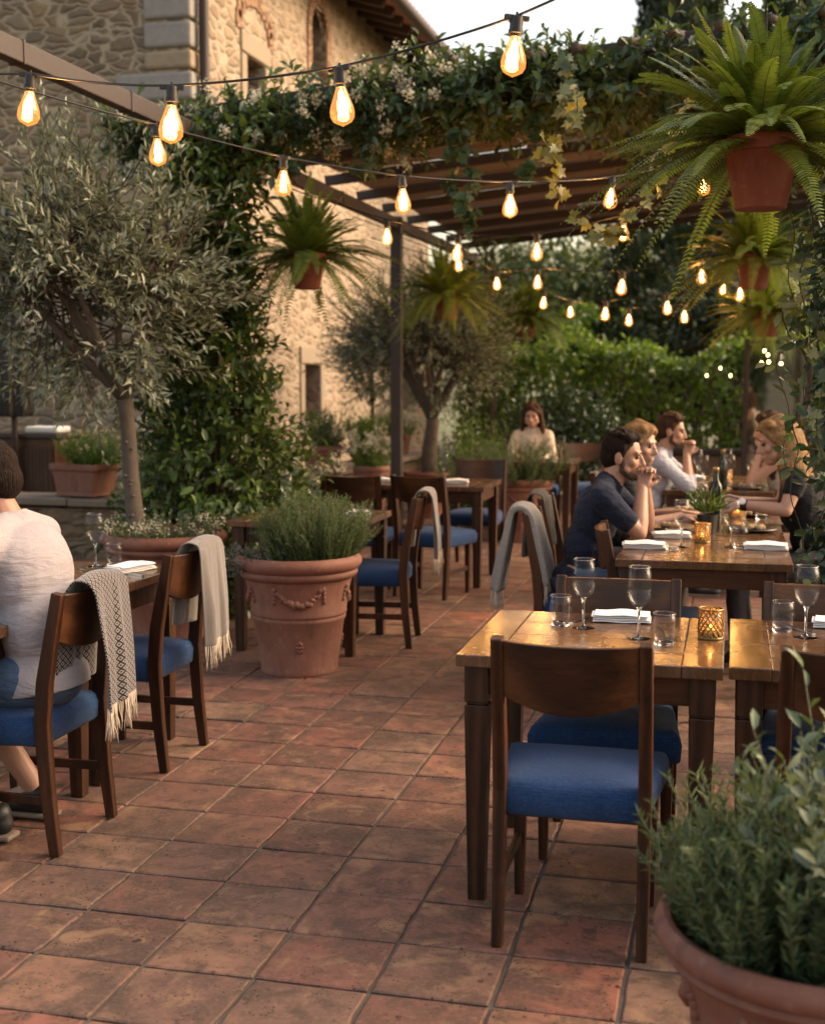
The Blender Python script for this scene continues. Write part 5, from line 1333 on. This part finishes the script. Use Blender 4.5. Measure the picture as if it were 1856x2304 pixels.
# end wall with dark ledge, glazed iron panel
w = thing('end_wall', 'low grey stone wall with dark ledge in front of the hedge', 'wall'); mb = MB(); mb.box((.0, 16.55, .27), (2.6, .3, .64)); mb.build('masonry', MAT['cope'], w, bevel=.01); mb = MB(); mb.box((0, 16.53, .63), (2.7, .42, .07)); mb.build('ledge', MAT['dark'], w, bevel=.01)
w = thing('glazed_panel', 'tall dark iron framed glass panel beside the end wall', 'glass panel', (.52, 15.9, 0)); mb = MB()
for x in (-.36, .36): mb.box((x, 0, 1.0), (.06, .06, 2.0))
mb.box((0, 0, 1.965), (.66, .06, .05)); mb.box((0, 0, .1), (.66, .06, .06)); mb.build('frame', MAT['steel'], w, bevel=.004)
g = G('panel_glass'); t = g.n('BsdfTransparent', {'Color': (.5, .52, .48)}); gl = g.n('BsdfGlossy', {'Roughness': .03}); mx = g.n('MixShader', {0: .3}); g.nt.links.new(t.outputs[0], mx.inputs[1]); g.nt.links.new(gl.outputs[0], mx.inputs[2]); MAT['panel_glass'] = g.done(mx)
mb = MB(); mb.box((0, 0, 1.03), (.66, .012, 1.80)); mb.build('glass', MAT['panel_glass'], w)
# folded cream parasol and dark service stand
r = thing('service_cabinet', 'dark wooden service cabinet behind the shirted diner', 'cabinet', (-6.42, 10.95, 0)); mb = MB(); mb.box((0, 0, .5), (.86, .5, 1.0)); mb.build('body', MAT['wood_x'], r, bevel=.01)
mb = MB(); mb.box((0, 0, 1.02), (.92, .56, .04)); mb.build('top', MAT['steel'], r, bevel=.006); mb = MB()
for sx in (-.21, .21): mb.box((sx, -.258, .5), (.38, .016, .82))
mb.build('door', MAT['wood'], r, bevel=.005)
r = thing('tall_parasol', 'closed dark parasol standing by the service cabinet', 'parasol', (-6.35, 10.62, 0)); mb = MB(); mb.tube([(0, 0, 0), (0, 0, 2.6)], .028, 10); mb.build('pole', MAT['steel'], r, smooth=True)
mb = MB(); P = [(.05, 2.55), (.09, 2.3), (.13, 1.8), (.16, 1.25), (.14, 1.2)]
for i, (q, z) in enumerate(P):
    for k in range(32): a = 2 * PI * k / 32; rr = q * (1 + .22 * math.sin(a * 8)); mb.v.append((rr * math.cos(a), rr * math.sin(a), z))
for i in range(len(P) - 1):
    for k in range(32): a = i * 32 + k; b = i * 32 + (k + 1) % 32; mb.f.append([a, b, b + 32, a + 32]); mb.mi.append(0)
mb.build('canvas', MAT['dark'], r, smooth=True)
r = thing('folded_linen', 'folded white linen lying on the service cabinet', 'linen', (-6.2, 10.95, 1.04)); mb = MB(); mb.box((0, 0, .03), (.34, .26, .06)); mb.build('cloth', MAT['white_cloth'], r, bevel=.02)

# ================================================================== string lights
def lamp_proto():
    h = MB(); h.lathe([(0, .0), (.009, .0), (.020, -.004), (.020, -.040), (.0225, -.042), (.0225, -.052), (.0165, -.054), (.0165, -.062), (0, -.062)], 20)
    h.box((0, 0, -.006), (.075, .016, .013)); h.lathe([(0, .012), (.004, .011), (.004, 0), (0, 0)], 8)
    b = MB(); b.lathe([(.0145, -.060), (.017, -.068), (.0255, -.092), (.0350, -.118), (.0385, -.136), (.0372, -.152), (.030, -.165), (.016, -.173), (.004, -.178), (0, -.181)], 24)
    f = MB()
    for k in range(6):
        a = 2 * PI * k / 6; f.tube([(.0045 * math.cos(a), .0045 * math.sin(a), -.076), (.009 * math.cos(a), .009 * math.sin(a), -.112), (.010 * math.cos(a), .010 * math.sin(a), -.150)], .0034, 5)
    f.tube([(0, 0, -.066), (0, 0, -.10)], .0022, 5)
    return h.mesh('lamp_holder', MAT['rubber']), b.mesh('bulb', MAT['bulb']), f.mesh('filament', MAT['filament'])
HM, BM, FM = lamp_proto()
for me in (HM, BM): me.polygons.foreach_set('use_smooth', [True] * len(me.polygons)); me.set_sharp_from_angle(angle=R(40))
def string(label, pts, bulbs, energy, sag=.06, s=1.0, r=.0042):
    """pts: anchor polyline of the cable incl. ends; bulbs: points on the cable where lamps hang"""
    root = thing('string_lights', label, 'string lights', (0, 0, 0), 0, 'strings of filament bulbs'); mb = MB(); path = []
    P = [Vector(p) for p in pts]
    for a, b in zip(P, P[1:]):
        for i in range(8): t = i / 8; path.append(a.lerp(b, t) - Vector((0, 0, sag * (b - a).length * 4 * t * (1 - t) * .5)))
    path.append(P[-1]); mb.tube(path, r, 8); mb.build('cable', MAT['rubber'], root, smooth=True)
    for i, b in enumerate(bulbs):
        h = link(bpy.data.objects.new('lamp_holder', HM)); h.parent = root; h.location = b; h.scale = (s,) * 3; h.rotation_euler = (R(rng.normal(0, 1.5)), R(rng.normal(0, 3)), rng.uniform(-.5, .5))
        q = link(bpy.data.objects.new('bulb', BM)); q.parent = root; q.location = b; q.scale = (s,) * 3; q.rotation_euler = h.rotation_euler
        f = link(bpy.data.objects.new('filament', FM)); f.parent = q
        if energy: point('bulb_light', (b[0], b[1], b[2] - .12 * s), energy, root, (1, .50, .17), .03)
    return root
E_ = 4.0
B1 = [(-2.396, 4.184, 2.616), (-1.726, 3.868, 2.474), (-1.202, 3.95, 2.521), (-.657, 3.994, 2.65)]
string('nearest string of four large glowing filament bulbs crossing the top of the view', [(-3.36, 4.5, 2.78)] + B1 + [(-.30, 3.95, 2.78), (.9, 3.8, 3.35)], B1, E_, .03)
B2 = [(-2.49, 5.41, 2.671), (-2.046, 5.82, 2.58), (-1.56, 6.14, 2.523), (-1.108, 6.563, 2.538), (-.676, 7.409, 2.672)]
string('second string of filament bulbs running from the left beam in under the roof', [(-3.36, 4.3, 2.85), (-2.95, 4.85, 2.77)] + B2 + [(-.3, 8.1, 2.85)], B2, E_, .02)
B3 = [(-2.357, 8.858, 2.651), (-1.81, 8.666, 2.51), (-1.268, 8.591, 2.498), (-.732, 8.946, 2.647), (-.19, 8.377, 2.858), (-.10, 7.6, 2.72)]
string('string of bulbs sagging between the steel post and the big fern', [(-3.36, 9.0, 3.0)] + B3[:5] + [(.5, 8.3, 3.1)], B3[:5], E_, .02)
B4 = [(-2.417, 11.537, 2.675), (-2.145, 12.004, 2.537), (-1.537, 10.485, 2.435), (-.799, 9.724, 2.336), (-.242, 9.869, 2.412)]
string('string of blurred bulbs passing the fern right of the steel post', [(-3.36, 11.4, 3.0)] + B4 + [(.6, 9.9, 2.9)], B4, E_, .02)
B5 = [(-1.783, 12.594, 2.386), (-1.597, 13.15, 2.323), (-.985, 12.772, 2.221), (-.452, 12.594, 2.241), (-.096, 12.501, 2.485)]
string('far string of small bulbs in front of the garden', [(-3.36, 13.0, 3.0)] + B5 + [(.9, 12.6, 3.1)], B5, E_, .02)
B6 = [(-1.076, 11.403, 2.219), (-.545, 11.123, 2.251), (.046, 11.28, 2.362)]
string('short far string of three bulbs under the roof end', [(-3.3, 11.8, 2.85)] + B6 + [(.9, 11.4, 3.0)], B6, E_, .02)
def fairy(label, pts):
    root = thing('fairy_lights', label, 'fairy lights', (0, 0, 0), 0, 'tiny fairy lights at the far end'); mb = MB(); mb.tube([pts[0]] + pts + [pts[-1]], .002, 5); mb.build('wire', MAT['rubber'], root)
    for p in pts: mb = MB(); mb.ell((0, 0, 0), (.012, .012, .017), None, 10, 8); b = mb.build('bulb', MAT['fairy'], root, smooth=True); b.location = p
fairy('three tiny fairy lights in the hedge', [(-.30, 16.2, 1.57), (-.14, 16.2, 1.66), (-.02, 16.2, 1.57), (.02, 16.2, 1.56)][:3])
fairy('tiny glowing beads before the glazed panel, standing in for bulb reflections', [(.36, 15.7, 1.86), (.40, 15.7, 1.81), (.33, 15.7, 1.72), (.41, 15.7, 1.73), (.55, 15.7, 1.71)])  # added glowing beads imitate bulbs mirrored in the panel glass

# ================================================================== people
def blob(name, mb, vox, mat, parent, smooth=3, disp=None, hem=None):
    """join closed shapes into one continuous skin"""
    me = mb.mesh(name + '_tmp', mat); o = link(bpy.data.objects.new(name + '_tmp', me))
    m = o.modifiers.new('r', 'REMESH'); m.mode = 'VOXEL'; m.voxel_size = vox; m.use_smooth_shade = True
    if smooth: s = o.modifiers.new('s', 'SMOOTH'); s.factor = .5; s.iterations = smooth
    if disp:
        for k, (size, st) in enumerate(disp):
            t = bpy.data.textures.new('folds', 'CLOUDS'); t.noise_scale = size; t.noise_depth = 2
            d = o.modifiers.new('d%d' % k, 'DISPLACE'); d.texture = t; d.strength = st; d.mid_level = .5; d.texture_coords = 'LOCAL'
    bpy.context.view_layer.update()
    ev = o.evaluated_get(bpy.context.evaluated_depsgraph_get()); out = bpy.data.meshes.new_from_object(ev); out.name = name
    bpy.data.objects.remove(o); bpy.data.meshes.remove(me)
    if hem is not None:
        bm = bmesh.new(); bm.from_mesh(out); bmesh.ops.bisect_plane(bm, geom=bm.verts[:] + bm.edges[:] + bm.faces[:], plane_co=(0, 0, hem), plane_no=(.0, .12, 1), clear_inner=True); bm.to_mesh(out); bm.free()
    out.materials.clear(); out.materials.append(mat); out.polygons.foreach_set('use_smooth', [True] * len(out.polygons))
    r = link(bpy.data.objects.new(name, out)); r.parent = parent
    if hem is not None: s = r.modifiers.new('cloth', 'SOLIDIFY'); s.thickness = .004
    return r
def hand(mb, w, fwd, pn, side, curl=(.25, .45, .4), sc=1.0, thumb_in=.35):
    """w wrist, fwd towards fingers, pn out of the palm; five separate jointed fingers"""
    w, f, p = Vector(w), Vector(fwd).normalized(), Vector(pn); p = (p - f * p.dot(f)).normalized(); l = f.cross(p) * side
    for k in range(4):
        o = (k - 1.5) * .0195 * sc; kn = w + f * (.088 - .004 * abs(k - 1)) * sc + l * o
        mb.cap(w + l * o * .55 + f * .01, .015 * sc, kn, .0115 * sc, 8)
        L = [.078, .088, .080, .062][k] * sc; pos = kn; d = f
        for j, fr in enumerate((.45, .31, .24)):
            a = curl[j]; d = (d * math.cos(a) + p * math.sin(a)).normalized(); p2 = d.cross(l * side) if False else p
            q = pos + d * L * fr; mb.cap(pos, (.0098 - j * .0009) * sc, q, (.0092 - j * .0011) * sc, 8); pos = q
            p = (p - d * p.dot(d)).normalized()
        p = Vector(pn); p = (p - f * p.dot(f)).normalized()
    b = w + f * .022 * sc - l * .024 * sc; d = (f * .7 - l * .75 + p * thumb_in).normalized(); q = b + d * .045 * sc
    mb.cap(w + f * .005, .014 * sc, b, .014 * sc, 8); mb.cap(b, .0135 * sc, q, .011 * sc, 8); d2 = (f * .9 - l * .1 + p * thumb_in).normalized(); mb.cap(q, .0108 * sc, q + d2 * .032 * sc, .0088 * sc, 8)
def person(label, loc, rot, lean=.12, head=(0, .055, .215), yaw=0, pitch=8, arms=None, top=None, sleeve='short', bottom=None, skin='skin', hair='short', hairmat='hair_dark', beard=False, vox=.007, ank=None, sc=1.0, back=0.0, woman=False, watch=None, shoe=None, group=None, disp=((.10, .016), (.04, .006)), scoop=0, nsm=4, bulk=1.0):
    root = thing('person', label, 'person', (loc[0], loc[1], 0), R(rot), group, sc); V = Vector
    hz = .545; sw = .155 if woman else .178; shz = hz + .435; sh = V((0, lean, shz)); HC = V((0, lean + head[1], shz + head[2])) + V((head[0], 0, 0))
    top = MAT[top] if top else None; bottom = MAT[bottom] if bottom else MAT['trouser']; k = (.92 if woman else 1.0) * bulk; sw *= (bulk + 1) / 2
    M = Euler((R(-pitch), 0, R(yaw)), 'XYZ').to_matrix(); H = lambda x, y, z: HC + M @ V((x, y, z))
    # ---- body: one continuous skin
    b = MB()
    b.ell((0, 0, hz), (.145 * k, .105, .11)); b.ell((0, lean * .35 - back * .5, hz + .16), (.128 * k, .092, .14)); b.ell((0, lean * .75 - back, hz + .31), (.145 * k, .098, .16))
    b.cap(sh + V((-sw + .03, -.01, -.005)), .05 * k, sh + V((sw - .03, -.01, -.005)), .05 * k)
    nb = sh + V((0, .0, .02)); b.cap(nb, .058 * k, H(0, -.02, -.07), .052 * k)
    b.ell(H(0, -.012, .030), (.076, .094, .088), M, 20, 14); b.ell(H(0, .022, -.035), (.061, .070, .082), M, 18, 12); b.ell(H(0, .052, -.088), (.034, .034, .026), M)
    b.cap(H(-.042, .028, -.06), .030, H(.042, .028, -.06), .030)
    b.cap(H(0, .088, .010), .0085, H(0, .108, -.030), .0125, 8); b.cap(H(-.011, .094, -.036), .009, H(.011, .094, -.036), .009, 8)
    b.cap(H(-.036, .076, .024), .012, H(.036, .076, .024), .012, 8); b.cap(H(-.020, .086, -.062), .0085, H(.020, .086, -.062), .0085, 8); b.cap(H(-.016, .084, -.074), .009, H(.016, .084, -.074), .009, 8)
    for s in (-1, 1):
        b.ell(H(s * .079, -.006, -.012), (.011, .020, .033), M, 10, 8); b.ell(H(s * .042, .058, -.022), (.026, .024, .024), M, 10, 8)
    arms = arms or {}
    S_ = {}
    for s in (-1, 1):
        s0 = sh + V((s * sw, -.005, -.012)); e, w, f, pn, cu = arms.get(s, ((s * .22, lean + .10, .745), (s * .10, lean + .30, .79), (-s * .3, 1, 0), (0, 0, -1), (.2, .3, .3))); e, w = V(e), V(w)
        S_[s] = (s0, e, w)
        b.cap(s0, .050 * k, e, .036 * k); b.cap(e, .037 * k, e.lerp(w, .3), .039 * k); b.cap(e.lerp(w, .3), .039 * k, w, .0255 * k); hand(b, w, f, pn, s, cu, .92 if woman else 1.0)
    an = ank or {-1: (-.12, .42, .09), 1: (.12, .38, .09)}
    for s in (-1, 1):
        hp = V((s * .09, .02, hz - .015)); kn = V((s * .115, .43, .50)); ak = V(an[s])
        if ank: kn = V((s * .115, .40, .50))
        b.cap(hp, .078, kn, .052); b.cap(kn, .051, kn.lerp(ak, .35), .053); b.cap(kn.lerp(ak, .35), .052, ak, .035); b.cap(ak, .034, ak + V((0, .13, -.05)), .028)
        S_['leg', s] = (hp, kn, ak)
    blob('body', b, vox, MAT[skin], root, 2)
    # ---- clothes
    if top:
        c = MB(); o = .014
        c.ell((0, 0, hz - .015), (.168 * k, .132, .11)); c.ell((0, lean * .35 - back * .5, hz + .15), (.150 * k, .114, .16)); c.ell((0, lean * .75 - back, hz + .31), (.164 * k, .117, .165))
        c.cap(sh + V((-sw + .02, -.01, -.008)), .060 * k, sh + V((sw - .02, -.01, -.008)), .060 * k)
        if not scoop: c.cap(sh + V((0, -.005, .01)), .07 * k, sh + V((0, .008, .048)), .063 * k)
        for s in (-1, 1): c.cap(sh + V((s * .045, -.008, .040)), .048 * k, sh + V((s * (sw - .015), -.01, -.004)), .058 * k)
        if scoop == -1: c.ell((0, -.01, hz - .03), (.176, .145, .15)); c.ell((0, lean * .3 - back * .8, hz + .16), (.162, .122, .19)); c.ell((0, lean * .85 - back * .75, hz + .37), (.178, .112, .115))
        if scoop == -1:      # shirt collar
            for t in range(12):
                a = 2 * PI * t / 12; a2 = a + PI / 6; q = lambda x: nb + V((.060 * math.cos(x), .057 * math.sin(x) + .012, .046 - .018 * math.sin(x))); c.cap(q(a), .011, q(a2), .011, 6); c.cap(q(a) - V((0, 0, .02)), .014, q(a2) - V((0, 0, .02)), .014, 6)
        for s in (-1, 1):
            s0, e, w = S_[s]
            if sleeve == 'short': c.cap(s0, .063 * k, s0.lerp(e, .62), .055 * k)
            elif sleeve == 'long': c.cap(s0, .064 * k, e, .052 * k); c.cap(e, .052 * k, e.lerp(w, .88), .036 * k)
            elif sleeve == 'rolled': c.cap(s0, .064 * k, e, .053 * k); c.cap(e, .053 * k, e.lerp(w, .18), .050 * k)
            elif sleeve == 'cap': c.cap(s0, .060 * k, s0.lerp(e, .3), .055 * k)
        blob('shirt', c, max(vox, .0065), top, root, nsm, disp, (hz - .055) if scoop == -1 else None)
    t = MB(); t.ell((0, -.01, hz - .03), (.162 * k, .128, .095))
    for s in (-1, 1):
        hp, kn, ak = S_['leg', s]; t.cap(hp, .090, kn, .064); t.cap(kn, .063, kn.lerp(ak, .82 if not shoe == 'bare' else .45), .048)
    blob('trousers', t, max(vox, .008), bottom, root, 4, ((.07, .010),))
    for s in (-1, 1):
        hp, kn, ak = S_['leg', s]; q = MB(); ang = 0
        q.cap(ak + V((0, -.03, -.045)), .038, ak + V((0, .14, -.055)), .034); q.cap(ak + V((0, -.02, -.015)), .042, ak + V((0, .03, -.03)), .042); q.ell(ak + V((0, .16, -.055)), (.044, .05, .03))
        sh_ = blob('shoe', q, .008, MAT['dark'], root, 3)
        q = MB(); q.box(tuple(ak + V((0, .06, -.083))), (.078, .27, .018)); so_ = q.build('sole', MAT['cope'], sh_, bevel=.008)
    # ---- eyes, brows, hair
    for s in (-1, 1):
        q = MB(); q.ell(H(s * .031, .0815, .004), (.0125, .009, .0075), M, 12, 8); q.build('eye', MAT['eye_white'], root, smooth=True)
        q = MB(); q.cap(H(s * .016, .0885, .026), .004, H(s * .046, .078, .028), .0032, 6); q.build('eyebrow', MAT[hairmat], root, smooth=True)
    h = MB()
    h.ell(H(0, -.024, .046), (.084, .096, .084), M, 20, 14); h.ell(H(0, -.055, -.005), (.074, .066, .075), M, 18, 12)
    h.cap(H(-.055, .030, .098), .026, H(.055, .030, .098), .026); h.cap(H(0, .055, .102), .026, H(0, -.03, .118), .03)
    if hair == 'short':
        for s in (-1, 1): h.cap(H(s * .071, .012, .05), .014, H(s * .074, .014, .005), .008, 8)
        for q in range(26):
            a = rng.uniform(-2.6, 2.6); e = rng.uniform(.5, 1.4); p = V((.082 * math.sin(a) * math.cos(e), -.02 + .094 * math.cos(a) * math.cos(e) * .9, .046 + .084 * math.sin(e))); h.cap(H(*p), .018, H(p.x * 1.08 + .012, p.y + .014, p.z + .008), .009, 8)
    else:
        L = {'long': .34, 'bob': .16, 'updo': .03}[hair]
        for q in range(22):
            a = PI + (q / 21 - .5) * 3.7; x, y = .082 * math.sin(a), -.018 + .088 * math.cos(a); dz = L * rng.uniform(.82, 1.05)
            h.cap(H(x * .95, y, .03), .026, H(x * 1.05, y - .012, -.05), .025, 8)
            if dz > .06: p0 = H(x * 1.05, y - .012, -.05); p1 = p0 + V((x * .35, -.03 + .01 * math.sin(q), -dz * .5)); h.cap(p0, .025, p1, .023, 8); h.cap(p1, .023, p1 + V((rng.normal(0, .006), .010, -dz * .5)), .010, 8)
        h.cap(H(-.02, .07, .09), .020, H(-.078, .03, .02), .016, 8); h.cap(H(.02, .07, .09), .020, H(.078, .03, .02), .016, 8)
        if hair == 'updo': h.ell(H(0, -.11, .05), (.05, .045, .05), M)
    blob('hair', h, .006 if vox < .008 else .008, MAT[hairmat], root, 3, ((.016, .003),))
    if beard:
        q = MB(); q.cap(H(-.052, .020, -.066), .024, H(-.018, .062, -.098), .021, 10); q.cap(H(.052, .020, -.066), .024, H(.018, .062, -.098), .021, 10); q.cap(H(-.018, .066, -.098), .022, H(.018, .066, -.098), .022, 10); q.cap(H(-.026, .084, -.052), .0075, H(.026, .084, -.052), .0075, 8)
        for s in (-1, 1): q.cap(H(s * .064, .008, -.015), .013, H(s * .056, .018, -.062), .019, 8)
        blob('beard', q, .006, MAT['beard'], root, 2, ((.012, .004),))
    if watch:
        s0, e, w = S_[watch]; d = (w - e).normalized(); c0 = w - d * .012; q = MB(); q.cap(c0 - d * .009, .031, c0 + d * .009, .030, 16); wb = q.build('watch', MAT['wood'], root, smooth=True)
        qq = d.cross(V((0, 0, 1))).normalized(); up = (V((-.7, -.6, .35)) - d * V((-.7, -.6, .35)).dot(d)).normalized(); q = MB(); q.tube([c0 + up * .028, c0 + up * .038], .019, 20); q.build('dial', MAT['white_cloth'], wb, smooth=True, auto=40)
    return root
CL = (.55, .75, .7)
# diner in white shirt, back turned, cut by the frame
person('person in rumpled white shirt and jeans sitting with back to us at the frame edge', (-2.26, 3.90), 90, lean=.09, head=(0, .09, .175), yaw=14, pitch=14, back=.05,
       arms={-1: ((-.26, .30, .80), (-.14, .52, .80), (.3, 1, 0), (0, 0, -1), (.2, .3, .3)), 1: ((.26, .30, .80), (.12, .50, .80), (-.3, 1, 0), (0, 0, -1), (.2, .3, .3))},
       top='shirt_white', sleeve='long', bottom='denim', hair='short', hairmat='hair_dark', vox=.006, ank={-1: (-.10, .13, .10), 1: (.12, .10, .10)}, scoop=-1, shoe='bare', disp=((.30, .010),), sc=1.05, nsm=22)
# diner in navy, clasped hands before the mouth
person('person in navy T-shirt resting elbows on the table, hands clasped before the mouth', (-.75, 6.60), -90, lean=.15, head=(-.01, .075, .185), yaw=-8, pitch=6, back=.02,
       arms={-1: ((-.13, .34, .795), (-.035, .335, 1.005), (.35, .15, .9), (.9, .1, -.2), CL), 1: ((.15, .32, .795), (.04, .325, 1.0), (-.35, .15, .9), (-.9, .1, -.2), CL)},
       top='shirt_navy', sleeve='short', bottom='denim', skin='skin', hair='short', beard=True, vox=.0052, sc=1.0, bulk=1.13)
person('person with blond bob and black top, mostly hidden behind the navy T-shirt diner', (-.70, 7.42), -90, lean=.14, head=(0, .06, .20), yaw=-20, top='cloth_black', sleeve='short', skin='skin_fair', hair='bob', hairmat='hair_blond', woman=True, vox=.008, sc=1.0)
person('person in pale blue rolled sleeve shirt with short beard, hands joined at chin', (-.62, 9.50), -90, lean=.15, head=(0, .06, .205), yaw=-6,
       arms={-1: ((-.15, .34, .795), (-.03, .32, 1.01), (.3, .2, .9), (.9, .1, -.2), CL), 1: ((.15, .34, .795), (.035, .32, 1.01), (-.3, .2, .9), (-.9, .1, -.2), CL)},
       top='shirt_blue', sleeve='rolled', hair='short', hairmat='hair_brown', beard=True, vox=.008, sc=.99)
person('person with bare shoulders and brown hair propping the chin on one hand', (.50, 9.75), 90, lean=.17, head=(0, .06, .20), yaw=-6,
       arms={-1: ((-.16, .36, .795), (-.07, .28, 1.03), (.3, -.2, .9), (.9, .2, 0), (.2, .4, .5)), 1: ((.16, .34, .795), (.06, .27, 1.02), (-.3, -.2, .9), (-.9, .2, 0), (.5, .7, .6))},
       top='cloth_cream', sleeve='none', skin='skin_fair', hair='long', hairmat='hair_brown', woman=True, vox=.008, scoop=1, sc=1.0)
person('person with long blond hair, black top and wristwatch, forearms over the plates', (.50, 7.26), 90, lean=.16, head=(0, .08, .185), yaw=6, pitch=12,
       arms={-1: ((-.20, .20, .83), (-.12, .42, .845), (.25, 1, .15), (.6, 0, -.8), (.4, .6, .5)), 1: ((.18, .22, .82), (.06, .42, .85), (-.2, 1, .2), (-.6, 0, -.8), (.5, .6, .5))},
       top='cloth_black', sleeve='cap', skin='skin_fair', hair='long', hairmat='hair_blond', woman=True, vox=.0056, watch=-1, sc=1.04)
person('person in white blouse with long brown hair sitting alone at the far table', (-1.93, 13.0), 180, lean=.08, head=(0, .06, .20), yaw=0, pitch=16,
       top='cloth_cream', sleeve='long', skin='skin_fair', hair='long', hairmat='hair_brown', woman=True, vox=.009, disp=((.12, .02),))
